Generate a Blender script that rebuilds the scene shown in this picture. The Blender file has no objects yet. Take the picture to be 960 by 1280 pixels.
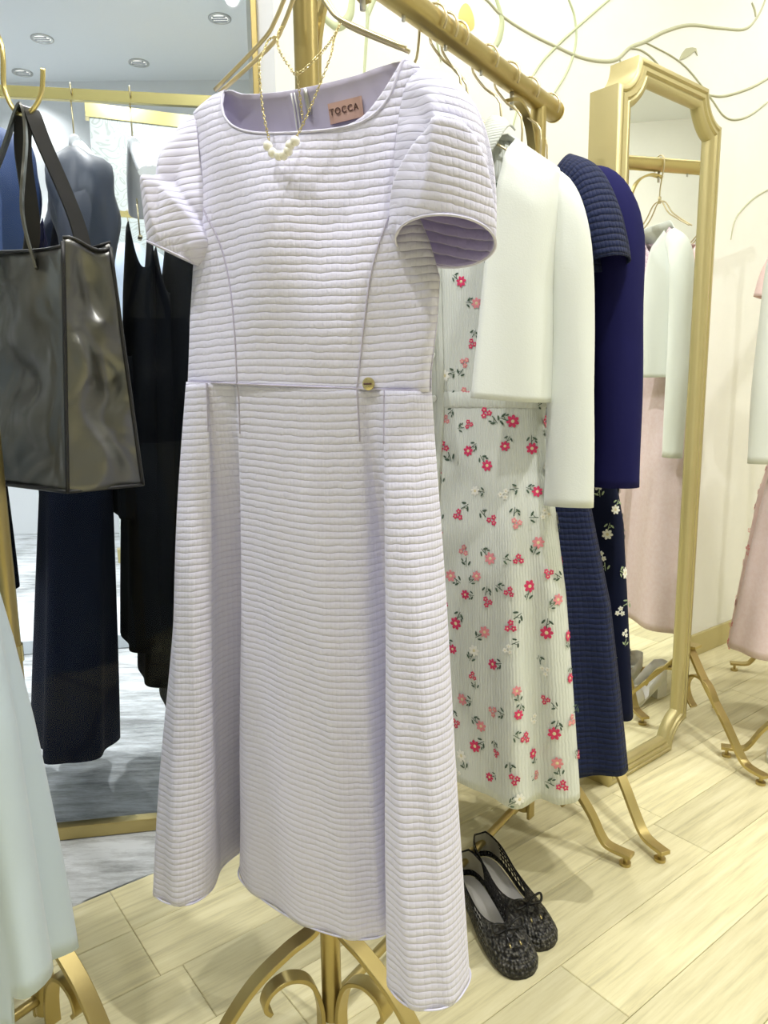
import bpy, bmesh, math, random
import numpy as np
from mathutils import Vector, Matrix
random.seed(7)
C = bpy.context.scene.collection
PI = math.pi

# ------------------------------------------------------------------ camera
sc = bpy.context.scene
cam_d = bpy.data.cameras.new('camera'); cam = bpy.data.objects.new('camera', cam_d); C.objects.link(cam)
cam_d.sensor_fit = 'VERTICAL'; cam_d.sensor_height = 24.0; cam_d.lens = 920.0 / 1280.0 * 24.0
cam_d.clip_start = 0.02
CAM_H = 1.01
dn = Vector((65.0, 5444.0, 920.0)).normalized()          # world "down" seen by the camera (x right, y down, z forward)
up = -dn
yy = (Vector((0, 0, 1)) - up * up.z).normalized()
xx = yy.cross(up)
# camera axes in world coordinates: right, up, back
right = Vector((xx.x, yy.x, up.x)); down = Vector((xx.y, yy.y, up.y)); fwd = Vector((xx.z, yy.z, up.z))
cam.matrix_world = Matrix(((right.x, -down.x, -fwd.x, 0), (right.y, -down.y, -fwd.y, 0), (right.z, -down.z, -fwd.z, CAM_H), (0, 0, 0, 1)))
sc.camera = cam
# ------------------------------------------------------------------ world, exposure, lamps
w = bpy.data.worlds.new('world'); sc.world = w; w.use_nodes = True
w.node_tree.nodes['Background'].inputs[0].default_value = (1, 1, 1, 1)
w.node_tree.nodes['Background'].inputs[1].default_value = 0.2
vs = sc.view_settings
vs.view_transform = 'Standard'; vs.look = 'None'; vs.gamma = 1.0; vs.use_curve_mapping = False
vs.exposure = -0.13
CEIL = 3.0
LAMP_COL = (1.0, 0.985, 0.96)
# downlights of the shop: x, y, power (W), aim x, aim y
LAMPS = [(0.62, 0.42, 125, 0.25, 1.1), (-0.62, 0.15, 75, -0.3, 1.0), (0.1, -0.9, 22, 0.0, 0.9),
         (1.55, 1.15, 75, 1.1, 1.9), (0.42, 1.62, 38, 0.85, 2.35), (2.0, 2.45, 55, 1.9, 3.2),
         (-1.3, 0.55, 70, -1.0, 1.0), (2.6, 0.2, 100, 2.8, 0.6), (0.3, -2.3, 45, 0.3, -2.3), (3.6, 1.6, 150, 4.4, 1.9), (-2.4, -1.6, 45, -2.4, -1.6),
         (-0.75, 2.5, 145, -0.7, 2.1), (-1.75, 2.35, 240, -2.1, 2.2), (-1.05, 3.6, 75, -1.0, 4.5), (-2.3, 4.0, 150, -2.3, 4.2), (-0.35, 3.5, 80, -0.3, 4.4),
         (-0.86, 4.39, 25, -0.86, 4.0), (-1.475, 4.93, 25, -1.4, 4.4), (-1.92, 4.60, 25, -1.9, 4.2), (-2.25, 5.05, 25, -2.2, 4.6)]

# ------------------------------------------------------------------ materials
def nt(m): return m.node_tree.nodes, m.node_tree.links
def new_mat(name):
    m = bpy.data.materials.new(name); m.use_nodes = True
    return m, m.node_tree.nodes['Principled BSDF']
def plain(name, col, rough=0.6, metal=0.0, sheen=0.0, spec=0.5, trans=0.0, emit=None, bump=None):
    m, b = new_mat(name)
    b.inputs['Base Color'].default_value = (*col, 1); b.inputs['Roughness'].default_value = rough
    b.inputs['Metallic'].default_value = metal; b.inputs['Specular IOR Level'].default_value = spec
    if sheen: b.inputs['Sheen Weight'].default_value = sheen; b.inputs['Sheen Roughness'].default_value = 0.5
    if emit: b.inputs['Emission Color'].default_value = (*col, 1); b.inputs['Emission Strength'].default_value = emit
    N, Lk = nt(m)
    tc = N.new('ShaderNodeTexCoord'); nz = N.new('ShaderNodeTexNoise'); nz.inputs['Scale'].default_value = bump[0] if bump else 60
    nz.inputs['Detail'].default_value = 3
    Lk.new(tc.outputs['Object'], nz.inputs['Vector'])
    bp = N.new('ShaderNodeBump'); bp.inputs['Strength'].default_value = bump[1] if bump else 0.03; bp.inputs['Distance'].default_value = 0.002
    Lk.new(nz.outputs['Fac'], bp.inputs['Height']); Lk.new(bp.outputs['Normal'], b.inputs['Normal'])
    return m
def math_node(N, Lk, op, a, b=None):
    n = N.new('ShaderNodeMath'); n.operation = op
    for i, x in enumerate((a, b)):
        if x is None: continue
        if isinstance(x, (int, float)): n.inputs[i].default_value = x
        else: Lk.new(x, n.inputs[i])
    return n.outputs[0]
def quilt(name, col, py, px, strength, ry=0.6, rx=0.35, rough=0.75, dist=0.003, warp=0.0022, sheen=0.2, valley=None):
    """cloth with puffed horizontal ribs (period py) crossed by finer vertical stitching (period px); UVs are in metres"""
    m, b = new_mat(name); N, Lk = nt(m)
    b.inputs['Roughness'].default_value = rough; b.inputs['Base Color'].default_value = (*col, 1)
    b.inputs['Sheen Weight'].default_value = sheen; b.inputs['Specular IOR Level'].default_value = 0.25
    uv = N.new('ShaderNodeUVMap'); uv.uv_map = 'UVMap'; sp = N.new('ShaderNodeSeparateXYZ'); Lk.new(uv.outputs[0], sp.inputs[0])
    nz = N.new('ShaderNodeTexNoise'); nz.inputs['Scale'].default_value = 55; nz.inputs['Detail'].default_value = 2
    Lk.new(uv.outputs[0], nz.inputs['Vector'])
    wv = math_node(N, Lk, 'MULTIPLY', math_node(N, Lk, 'SUBTRACT', nz.outputs['Fac'], 0.5), warp * 2)
    v = math_node(N, Lk, 'ADD', sp.outputs['Y'], wv); u = math_node(N, Lk, 'ADD', sp.outputs['X'], wv)
    hy = math_node(N, Lk, 'POWER', math_node(N, Lk, 'ABSOLUTE', math_node(N, Lk, 'SINE', math_node(N, Lk, 'MULTIPLY', v, PI / py))), ry)
    hx = math_node(N, Lk, 'POWER', math_node(N, Lk, 'ABSOLUTE', math_node(N, Lk, 'SINE', math_node(N, Lk, 'MULTIPLY', u, PI / px))), 0.6)
    h = math_node(N, Lk, 'ADD', hy, math_node(N, Lk, 'MULTIPLY', hx, rx))
    nz2 = N.new('ShaderNodeTexNoise'); nz2.inputs['Scale'].default_value = 300; Lk.new(uv.outputs[0], nz2.inputs['Vector'])
    h = math_node(N, Lk, 'ADD', h, math_node(N, Lk, 'MULTIPLY', nz2.outputs['Fac'], 0.25))
    bp = N.new('ShaderNodeBump'); bp.inputs['Strength'].default_value = strength; bp.inputs['Distance'].default_value = dist
    Lk.new(h, bp.inputs['Height']); Lk.new(bp.outputs['Normal'], b.inputs['Normal'])
    if valley:                                                    # base colour ramps from the valley tone between ribs to the cloth tone
        rp = N.new('ShaderNodeValToRGB'); rp.color_ramp.elements[0].position = 0.15; rp.color_ramp.elements[0].color = (*valley, 1)
        rp.color_ramp.elements[1].position = 0.55; rp.color_ramp.elements[1].color = (*col, 1)
        Lk.new(hy, rp.inputs['Fac']); Lk.new(rp.outputs['Color'], b.inputs['Base Color'])
    return m
def mottled(name, c1, c2, scale, rough=0.7, stretch=(1, 1, 1), bump=0.05, detail=6, c3=None, dist=0.004):
    m, b = new_mat(name); N, Lk = nt(m)
    tc = N.new('ShaderNodeTexCoord'); mp = N.new('ShaderNodeMapping'); mp.inputs['Scale'].default_value = stretch
    Lk.new(tc.outputs['Object'], mp.inputs['Vector'])
    nz = N.new('ShaderNodeTexNoise'); nz.inputs['Scale'].default_value = scale; nz.inputs['Detail'].default_value = detail; nz.inputs['Roughness'].default_value = 0.65
    Lk.new(mp.outputs[0], nz.inputs['Vector'])
    rp = N.new('ShaderNodeValToRGB'); rp.color_ramp.elements[0].position = 0.38; rp.color_ramp.elements[0].color = (*c1, 1)
    rp.color_ramp.elements[1].position = 0.62; rp.color_ramp.elements[1].color = (*c2, 1)
    Lk.new(nz.outputs['Fac'], rp.inputs['Fac']); Lk.new(rp.outputs[0], b.inputs['Base Color'])
    bp = N.new('ShaderNodeBump'); bp.inputs['Strength'].default_value = bump; bp.inputs['Distance'].default_value = dist
    Lk.new(nz.outputs['Fac'], bp.inputs['Height']); Lk.new(bp.outputs[0], b.inputs['Normal'])
    b.inputs['Roughness'].default_value = rough
    return m
def wood_mat():
    m, b = new_mat('pale_wood_plank'); N, Lk = nt(m)
    tc = N.new('ShaderNodeTexCoord'); oi = N.new('ShaderNodeObjectInfo')
    mp = N.new('ShaderNodeMapping'); mp.inputs['Scale'].default_value = (1.6, 26, 1)
    mul = N.new('ShaderNodeVectorMath'); mul.operation = 'MULTIPLY_ADD'
    cb = N.new('ShaderNodeCombineXYZ'); Lk.new(oi.outputs['Random'], cb.inputs[0]); Lk.new(oi.outputs['Random'], cb.inputs[1]); Lk.new(oi.outputs['Random'], cb.inputs[2])
    mul.inputs[1].default_value = (37, 53, 11); Lk.new(cb.outputs[0], mul.inputs[0]); Lk.new(tc.outputs['Object'], mul.inputs[2])
    Lk.new(mul.outputs[0], mp.inputs['Vector'])
    nz = N.new('ShaderNodeTexNoise'); nz.inputs['Scale'].default_value = 2.2; nz.inputs['Detail'].default_value = 7; nz.inputs['Roughness'].default_value = 0.68
    Lk.new(mp.outputs[0], nz.inputs['Vector'])
    rp = N.new('ShaderNodeValToRGB')
    rp.color_ramp.elements[0].position = 0.30; rp.color_ramp.elements[0].color = (0.58, 0.53, 0.32, 1)
    rp.color_ramp.elements[1].position = 0.66; rp.color_ramp.elements[1].color = (0.85, 0.795, 0.53, 1)
    e = rp.color_ramp.elements.new(0.48); e.color = (0.76, 0.70, 0.43, 1)
    Lk.new(nz.outputs['Fac'], rp.inputs['Fac'])
    hv = N.new('ShaderNodeHueSaturation'); Lk.new(rp.outputs[0], hv.inputs['Color'])
    Lk.new(math_node(N, Lk, 'ADD', math_node(N, Lk, 'MULTIPLY', oi.outputs['Random'], 0.22), 0.90), hv.inputs['Value'])
    Lk.new(hv.outputs[0], b.inputs['Base Color'])
    bp = N.new('ShaderNodeBump'); bp.inputs['Strength'].default_value = 0.12; bp.inputs['Distance'].default_value = 0.001
    Lk.new(nz.outputs['Fac'], bp.inputs['Height']); Lk.new(bp.outputs[0], b.inputs['Normal'])
    b.inputs['Roughness'].default_value = 0.42; b.inputs['Specular IOR Level'].default_value = 0.35
    return m
def paisley_mat():
    m, b = new_mat('paisley_paper'); N, Lk = nt(m)
    tc = N.new('ShaderNodeTexCoord'); mp = N.new('ShaderNodeMapping'); mp.inputs['Scale'].default_value = (3.2, 3.2, 3.2); Lk.new(tc.outputs['Object'], mp.inputs['Vector'])
    nz = N.new('ShaderNodeTexNoise'); nz.inputs['Scale'].default_value = 1.6; nz.inputs['Detail'].default_value = 1; nz.inputs['Distortion'].default_value = 2.2
    Lk.new(mp.outputs[0], nz.inputs['Vector'])
    wv = math_node(N, Lk, 'SINE', math_node(N, Lk, 'MULTIPLY', nz.outputs['Fac'], 70))
    rp = N.new('ShaderNodeValToRGB'); rp.color_ramp.elements[0].position = 0.55; rp.color_ramp.elements[0].color = (0.68, 0.74, 0.74, 1)
    rp.color_ramp.elements[1].position = 0.75; rp.color_ramp.elements[1].color = (0.52, 0.57, 0.55, 1)
    Lk.new(wv, rp.inputs['Fac']); Lk.new(rp.outputs[0], b.inputs['Base Color']); b.inputs['Roughness'].default_value = 0.6
    return m
def glass_mat():
    m = bpy.data.materials.new('clear_glass'); m.use_nodes = True; N, Lk = nt(m)
    for n in list(N): N.remove(n)
    out = N.new('ShaderNodeOutputMaterial'); tr = N.new('ShaderNodeBsdfTransparent'); tr.inputs[0].default_value = (0.95, 0.975, 0.985, 1)
    gl = N.new('ShaderNodeBsdfGlossy'); gl.inputs['Roughness'].default_value = 0.0
    fr = N.new('ShaderNodeFresnel'); fr.inputs['IOR'].default_value = 1.2
    mx = N.new('ShaderNodeMixShader'); Lk.new(fr.outputs[0], mx.inputs[0]); Lk.new(tr.outputs[0], mx.inputs[1]); Lk.new(gl.outputs[0], mx.inputs[2])
    Lk.new(mx.outputs[0], out.inputs[0])
    return m
M = dict(
    brass=plain('satin_brass', (0.50, 0.40, 0.165), 0.34, 0.85, bump=(180, 0.05)),
    brass_paint=plain('gold_painted_wood', (0.53, 0.46, 0.225), 0.42, 0.4, bump=(40, 0.05)),
    brass_bright=plain('polished_brass', (0.78, 0.66, 0.30), 0.22, 0.9),
    hang=plain('champagne_wire', (0.66, 0.57, 0.36), 0.3, 0.85),
    steel=plain('steel', (0.6, 0.6, 0.58), 0.3, 0.9),
    wall=mottled('wall_paint', (0.80, 0.80, 0.735), (0.83, 0.83, 0.765), 3, 0.8, bump=0.02),
    ceil=plain('ceiling_paint', (0.88, 0.91, 0.93), 0.85, spec=0.2),
    cool=plain('corridor_wall', (0.84, 0.86, 0.89), 0.8),
    vine=plain('vine_paint', (0.46, 0.46, 0.31), 0.7), vine2=plain('vine_green_paint', (0.50, 0.55, 0.34), 0.7),
    bud=plain('bud_paint', (0.72, 0.60, 0.20), 0.7),
    wood=wood_mat(), carpet=None, glass=glass_mat(), paisley=paisley_mat(),
    mirror=plain('mirror_silver', (0.93, 0.95, 0.93), 0.0, 1.0, bump=(1, 0.0)),
    lav=quilt('lavender_rib', (0.715, 0.71, 0.885), 0.0090, 0.0060, 0.52, ry=0.38, rx=0.22, valley=(0.58, 0.56, 0.77)),
    lining=plain('lavender_lining', (0.64, 0.60, 0.80), 0.45, sheen=0.2, bump=(14, 0.25)),
    lining2=quilt('lavender_inside', (0.52, 0.46, 0.80), 0.012, 0.012, 0.5, valley=(0.72, 0.68, 0.9)),
    hemth=plain('lavender_edge', (0.68, 0.67, 0.82), 0.8),
    tag_pink=plain('tag_pink', (0.72, 0.47, 0.40), 0.6), ink=plain('ink_brown', (0.12, 0.06, 0.05), 0.6),
    seer=quilt('pale_grey_stripe', (0.68, 0.715, 0.665), 0.6, 0.0046, 0.5, ry=1, rx=1.0, dist=0.0015),
    ivory=plain('ivory_knit', (0.74, 0.78, 0.735), 0.85, sheen=0.3, bump=(420, 0.15)),
    navyq=quilt('navy_rib', (0.007, 0.014, 0.058), 0.0098, 0.008, 0.8, sheen=0.03, valley=(0.003, 0.006, 0.028)),
    royal=plain('royal_navy', (0.010, 0.010, 0.075), 0.85, spec=0.15, bump=(90, 0.04)),
    navyf=plain('midnight_cloth', (0.005, 0.008, 0.030), 0.85, spec=0.15, bump=(90, 0.04)),
    navy=plain('navy_wool', (0.007, 0.011, 0.032), 0.85, spec=0.15, bump=(90, 0.04)),
    slate=plain('slate_satin', (0.026, 0.037, 0.068), 0.5, sheen=0.2, bump=(60, 0.1)),
    blackc=plain('black_cloth', (0.004, 0.005, 0.008), 0.85, spec=0.12, bump=(90, 0.04)),
    denim=plain('mid_blue_cloth', (0.035, 0.07, 0.20), 0.7, bump=(240, 0.1)),
    nylon=None,
    pale=plain('pale_blue_cloth', (0.52, 0.62, 0.70), 0.6, sheen=0.25, bump=(120, 0.08)),
    pink=mottled('pink_cloth', (0.78, 0.62, 0.63), (0.82, 0.68, 0.70), 90, 0.7),
    lace=mottled('lilac_lace', (0.55, 0.38, 0.46), (0.84, 0.74, 0.80), 130, 0.7, bump=0.5),
    pinkf=mottled('pink_print_ground', (0.84, 0.62, 0.60), (0.86, 0.68, 0.66), 30, 0.7),
    red=plain('petal_red', (0.66, 0.035, 0.13), 0.6), rose=plain('petal_rose', (0.76, 0.27, 0.30), 0.6), white=plain('petal_white', (0.86, 0.86, 0.80), 0.6),
    leaf=plain('stem_green', (0.055, 0.10, 0.065), 0.6), leafp=plain('stem_pale_green', (0.40, 0.50, 0.30), 0.6), yellow=plain('petal_eye', (0.75, 0.68, 0.42), 0.6),
    pearl=plain('pearl', (0.90, 0.88, 0.80), 0.18, sheen=0.2), gold=plain('gold_chain', (0.72, 0.62, 0.33), 0.25, 0.9),
    button=plain('shell_button', (0.78, 0.80, 0.77), 0.25),
    whiteh=plain('white_lacquer', (0.86, 0.87, 0.90), 0.22),
    shoe=plain('black_patent', (0.014, 0.014, 0.016), 0.22, bump=(500, 0.3)),
    shoew=None, insole=plain('cream_insole', (0.82, 0.80, 0.76), 0.5), shoelin=plain('beige_suede', (0.38, 0.36, 0.28), 0.8), sole=plain('shoe_sole', (0.03, 0.028, 0.026), 0.6),
    black=plain('black_piping', (0.012, 0.012, 0.014), 0.45),
    lampglow=plain('lamp_glow', (1.0, 0.96, 0.88), 0.5, emit=1.6), lampdark=plain('lamp_grille', (0.28, 0.30, 0.32), 0.3, 0.6),
    plinth=plain('white_plinth', (0.70, 0.75, 0.80), 0.5),
    stripe=quilt('blue_pinstripe', (0.62, 0.72, 0.88), 0.5, 0.008, 0.3, rx=1.0),
    sandal=plain('white_sandal', (0.84, 0.83, 0.76), 0.5, bump=(120, 0.4)))
def carpet_mat():
    m, b = new_mat('grey_carpet'); N, Lk = nt(m)
    tc = N.new('ShaderNodeTexCoord'); mp = N.new('ShaderNodeMapping'); mp.inputs['Rotation'].default_value = (0, 0, math.radians(-20)); mp.inputs['Scale'].default_value = (1, 5, 1)
    Lk.new(tc.outputs['Object'], mp.inputs['Vector'])
    n1 = N.new('ShaderNodeTexNoise'); n1.inputs['Scale'].default_value = 5; n1.inputs['Detail'].default_value = 9; n1.inputs['Roughness'].default_value = 0.75; Lk.new(mp.outputs[0], n1.inputs['Vector'])
    n2 = N.new('ShaderNodeTexNoise'); n2.inputs['Scale'].default_value = 2.5; n2.inputs['Detail'].default_value = 2; Lk.new(tc.outputs['Object'], n2.inputs['Vector'])
    f = math_node(N, Lk, 'ADD', math_node(N, Lk, 'MULTIPLY', n1.outputs['Fac'], 0.7), math_node(N, Lk, 'MULTIPLY', n2.outputs['Fac'], 0.3))
    rp = N.new('ShaderNodeValToRGB'); rp.color_ramp.elements[0].position = 0.40; rp.color_ramp.elements[0].color = (0.26, 0.27, 0.275, 1)
    rp.color_ramp.elements[1].position = 0.58; rp.color_ramp.elements[1].color = (0.68, 0.71, 0.74, 1)
    Lk.new(f, rp.inputs['Fac']); Lk.new(rp.outputs[0], b.inputs['Base Color']); b.inputs['Roughness'].default_value = 0.8
    bp = N.new('ShaderNodeBump'); bp.inputs['Strength'].default_value = 0.2; bp.inputs['Distance'].default_value = 0.002
    Lk.new(n1.outputs['Fac'], bp.inputs['Height']); Lk.new(bp.outputs[0], b.inputs['Normal'])
    return m
M['carpet'] = carpet_mat()
def nylon_mat():
    m, b = new_mat('black_nylon'); N, Lk = nt(m)
    b.inputs['Base Color'].default_value = (0.15, 0.15, 0.14, 1); b.inputs['Roughness'].default_value = 0.32; b.inputs['Metallic'].default_value = 0.7
    tc = N.new('ShaderNodeTexCoord'); n1 = N.new('ShaderNodeTexNoise'); n1.inputs['Scale'].default_value = 9; n1.inputs['Detail'].default_value = 2; n1.inputs['Distortion'].default_value = 0.8
    Lk.new(tc.outputs['Object'], n1.inputs['Vector'])
    bp = N.new('ShaderNodeBump'); bp.inputs['Strength'].default_value = 0.8; bp.inputs['Distance'].default_value = 0.025
    Lk.new(n1.outputs['Fac'], bp.inputs['Height']); Lk.new(bp.outputs[0], b.inputs['Normal'])
    return m
M['nylon'] = nylon_mat()
def weave_mat():
    m, b = new_mat('black_woven'); N, Lk = nt(m)
    uv = N.new('ShaderNodeTexCoord'); ck = N.new('ShaderNodeTexVoronoi'); ck.inputs['Scale'].default_value = 190; Lk.new(uv.outputs['Object'], ck.inputs['Vector'])
    rp = N.new('ShaderNodeValToRGB'); rp.color_ramp.elements[0].position = 0.2; rp.color_ramp.elements[0].color = (0.13, 0.125, 0.11, 1)
    rp.color_ramp.elements[1].position = 0.6; rp.color_ramp.elements[1].color = (0.012, 0.012, 0.012, 1)
    Lk.new(ck.outputs['Distance'], rp.inputs[0]); Lk.new(rp.outputs[0], b.inputs['Base Color']); b.inputs['Roughness'].default_value = 0.4
    bp = N.new('ShaderNodeBump'); bp.inputs['Strength'].default_value = 0.8; bp.inputs['Distance'].default_value = 0.002; bp.invert = True
    Lk.new(ck.outputs['Distance'], bp.inputs['Height']); Lk.new(bp.outputs[0], b.inputs['Normal'])
    return m
M['shoew'] = weave_mat()

# ------------------------------------------------------------------ mesh helpers
class MB:
    """collects geometry for ONE mesh object"""
    def __init__(s): s.v = []; s.f = []; s.uv = []; s.mi = []
    def add(s, verts, faces, uvs=None, mi=0):
        o = len(s.v); s.v += [tuple(map(float, p)) for p in verts]
        s.uv += uvs if uvs is not None else [(p[0], p[2]) for p in verts]
        for f in faces: s.f.append(tuple(i + o for i in f)); s.mi.append(mi)
        return s
    def box(s, x0, x1, y0, y1, z0, z1, mi=0):
        return s.add([(x0, y0, z0), (x1, y0, z0), (x1, y1, z0), (x0, y1, z0), (x0, y0, z1), (x1, y0, z1), (x1, y1, z1), (x0, y1, z1)],
                     [(0, 3, 2, 1), (4, 5, 6, 7), (0, 1, 5, 4), (1, 2, 6, 5), (2, 3, 7, 6), (3, 0, 4, 7)], mi=mi)
    def prism(s, poly, z0, z1, mi=0):
        n = len(poly); vv = [(p[0], p[1], z0) for p in poly] + [(p[0], p[1], z1) for p in poly]
        return s.add(vv, [tuple(reversed(range(n))), tuple(range(n, 2 * n))] + [(i, (i + 1) % n, n + (i + 1) % n, n + i) for i in range(n)], mi=mi)
    def tube(s, pts, r, n=10, closed=False, cap=True, mi=0):
        pts = [Vector(p) for p in pts]; k = len(pts); vv = []; ff = []
        rr = r if isinstance(r, (list, tuple)) else [r] * k
        ref = None
        for i, p in enumerate(pts):
            a = pts[(i - 1) % k] if (closed or i > 0) else p; b = pts[(i + 1) % k] if (closed or i < k - 1) else p
            t = (b - a).normalized() if (b - a).length > 1e-9 else Vector((0, 0, 1))
            if ref is None:
                ref = t.cross(Vector((0, 0, 1)) if abs(t.z) < 0.9 else Vector((1, 0, 0))).normalized()
            else:
                ref = (ref - t * ref.dot(t)).normalized()
            bn = t.cross(ref)
            for j in range(n):
                a_ = 2 * PI * j / n; vv.append(p + (ref * math.cos(a_) + bn * math.sin(a_)) * rr[i])
        m = k if closed else k - 1
        for i in range(m):
            for j in range(n):
                i2 = (i + 1) % k; ff.append((i * n + j, i * n + (j + 1) % n, i2 * n + (j + 1) % n, i2 * n + j))
        if cap and not closed: ff.append(tuple(reversed(range(n)))); ff.append(tuple(range((k - 1) * n, k * n)))
        return s.add(vv, ff, mi=mi)
    def ribbon(s, pts, side, wd, th, mi=0):
        """flat bar: rectangular section swept along pts; side = constant width direction"""
        pts = [Vector(p) for p in pts]; S = Vector(side).normalized(); k = len(pts); vv = []; ff = []
        wds = wd if isinstance(wd, (list, tuple)) else [wd] * k
        for i, p in enumerate(pts):
            a = pts[max(i - 1, 0)]; b = pts[min(i + 1, k - 1)]; t = (b - a).normalized(); nn = t.cross(S).normalized()
            for sx, sn in ((-1, -1), (1, -1), (1, 1), (-1, 1)): vv.append(p + S * sx * wds[i] / 2 + nn * sn * th / 2)
        for i in range(k - 1):
            for j in range(4): ff.append((i * 4 + j, i * 4 + (j + 1) % 4, i * 4 + 4 + (j + 1) % 4, i * 4 + 4 + j))
        ff.append((3, 2, 1, 0)); ff.append(tuple(range((k - 1) * 4, k * 4)))
        return s.add(vv, ff, mi=mi)
    def cyl(s, c, r, z0, z1, n=20, r2=None, mi=0):
        r2 = r if r2 is None else r2
        vv = [(c[0] + r * math.cos(2 * PI * j / n), c[1] + r * math.sin(2 * PI * j / n), z0) for j in range(n)] + \
             [(c[0] + r2 * math.cos(2 * PI * j / n), c[1] + r2 * math.sin(2 * PI * j / n), z1) for j in range(n)]
        return s.add(vv, [tuple(reversed(range(n))), tuple(range(n, 2 * n))] + [(j, (j + 1) % n, n + (j + 1) % n, n + j) for j in range(n)], mi=mi)
    def ball(s, c, r, n=12, m=8, sc=(1, 1, 1), mi=0):
        vv = []; ff = []
        for i in range(m + 1):
            ph = PI * i / m
            for j in range(n):
                th = 2 * PI * j / n
                vv.append((c[0] + r * sc[0] * math.sin(ph) * math.cos(th), c[1] + r * sc[1] * math.sin(ph) * math.sin(th), c[2] + r * sc[2] * math.cos(ph)))
        for i in range(m):
            for j in range(n): ff.append((i * n + j, i * n + n + j, i * n + n + (j + 1) % n, i * n + (j + 1) % n))
        return s.add(vv, ff, mi=mi)
    def grid(s, P, uv=None, closed=False, mi=0, flip=False):
        """P[row][col] points"""
        R_ = len(P); K = len(P[0]); vv = [p for row in P for p in row]; ff = []
        for i in range(R_ - 1):
            for j in range(K if closed else K - 1):
                q = (i * K + j, i * K + (j + 1) % K, (i + 1) * K + (j + 1) % K, (i + 1) * K + j)
                ff.append(tuple(reversed(q)) if flip else q)
        return s.add(vv, ff, uvs=[x for row in uv for x in row] if uv else None, mi=mi)
    def build(s, name, mat, parent=None, smooth=True, solid=0.0, angle=None, bevel=0.0):
        me = bpy.data.meshes.new(name); me.from_pydata(s.v, [], s.f)
        for mm in (mat if isinstance(mat, (list, tuple)) else [mat]): me.materials.append(mm)
        ul = me.uv_layers.new(name='UVMap')
        li = np.empty(len(me.loops), dtype=np.int32); me.loops.foreach_get('vertex_index', li)
        ul.data.foreach_set('uv', np.array(s.uv, dtype=np.float32)[li].ravel())
        me.polygons.foreach_set('material_index', np.array(s.mi, dtype=np.int32))
        me.polygons.foreach_set('use_smooth', np.full(len(me.polygons), smooth))
        me.update()
        if angle: me.set_sharp_from_angle(angle=math.radians(angle))
        o = bpy.data.objects.new(name, me); C.objects.link(o)
        if parent: o.parent = parent; o.matrix_parent_inverse = parent.matrix_world.inverted()
        if bevel:
            md = o.modifiers.new('bevel', 'BEVEL'); md.width = bevel; md.segments = 2; md.limit_method = 'ANGLE'
        if solid:
            md = o.modifiers.new('thickness', 'SOLIDIFY'); md.thickness = solid; md.offset = -1.0
            if isinstance(mat, (list, tuple)) and len(mat) > 1 and mat[1] is not None: md.material_offset = 1; md.material_offset_rim = 0
        return o
def empty(name, loc, label, cat, group=None):
    o = bpy.data.objects.new(name, None); C.objects.link(o); o.empty_display_size = 0.05
    o.matrix_world = Matrix.Translation(loc)
    return tag(o, label, cat, group)
def tag(o, label, cat, group=None):
    o['label'] = label; o['category'] = cat
    if group: o['group'] = group
    return o
def struct(o): o['kind'] = 'structure'; return o
def catmull(pts, n=8, closed=False):
    pts = [np.array(p, float) for p in pts]; k = len(pts); out = []
    for i in range(k if closed else k - 1):
        g = (lambda q: pts[q % k]) if closed else (lambda q: pts[min(max(q, 0), k - 1)])
        p0, p1, p2, p3 = g(i - 1), g(i), g(i + 1), g(i + 2)
        for j in range(n):
            t = j / n
            out.append(0.5 * ((2 * p1) + (p2 - p0) * t + (2 * p0 - 5 * p1 + 4 * p2 - p3) * t * t + (3 * p1 - p0 - 3 * p2 + p3) * t ** 3))
    if not closed: out.append(pts[-1])
    return out
def L(pairs):
    xs = [p[0] for p in pairs]; ys = [p[1] for p in pairs]
    return lambda t: float(np.interp(t, xs, ys))
def sm(a, b, x):
    t = min(max((x - a) / (b - a), 0), 1); return t * t * (3 - 2 * t)
class Frame:
    """u = width axis, v = towards the front, z = up; O on the floor"""
    def __init__(s, O, W, N): s.O = Vector((O[0], O[1], 0)); s.W = Vector((W[0], W[1], 0)).normalized(); s.N = Vector((N[0], N[1], 0)).normalized()
    def __call__(s, u, v, z): p = s.O + s.W * u + s.N * v; return (p.x, p.y, z)
DW = Vector((0.792, 0.610, 0)); PW = Vector((0.610, -0.792, 0))          # the shop's grid: along the boards / across them
def pq(p, q, z=0.0): v = DW * p + PW * q; return (v.x, v.y, z)

# ================================================================== STRUCTURE
# floor slab, then boards one by one
mb = MB(); mb.prism([pq(-4, -1.42)[:2], pq(-4, 5.5)[:2], pq(6, 5.5)[:2], pq(6, -1.42)[:2]], -0.06, -0.0065)
floor = struct(mb.build('floor', M['wood'], smooth=False)); floor['label'] = 'pale yellowish wood board floor'
pl_mesh = None
PLW, PLL = 0.1398, 0.96
def plank_mesh(Ln):
    m = MB(); g = 0.0006; c = 0.0012
    x0, x1, y0, y1 = -Ln / 2 + g, Ln / 2 - g, -PLW / 2 + g, PLW / 2 - g
    vv = [(x0, y0, -0.006), (x1, y0, -0.006), (x1, y1, -0.006), (x0, y1, -0.006), (x0, y0, -c), (x1, y0, -c), (x1, y1, -c), (x0, y1, -c),
          (x0 + c, y0 + c, 0), (x1 - c, y0 + c, 0), (x1 - c, y1 - c, 0), (x0 + c, y1 - c, 0)]
    m.add(vv, [(0, 1, 5, 4), (1, 2, 6, 5), (2, 3, 7, 6), (3, 0, 4, 7), (4, 5, 9, 8), (5, 6, 10, 9), (6, 7, 11, 10), (7, 4, 8, 11), (8, 9, 10, 11)])
    return m
row_off = {0: 0.376 - 0.96 * 0, 1: 0.376 + 0.05, 4: 0.489, 5: 0.941 - 0.96}
rot = math.atan2(DW.y, DW.x)
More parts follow.
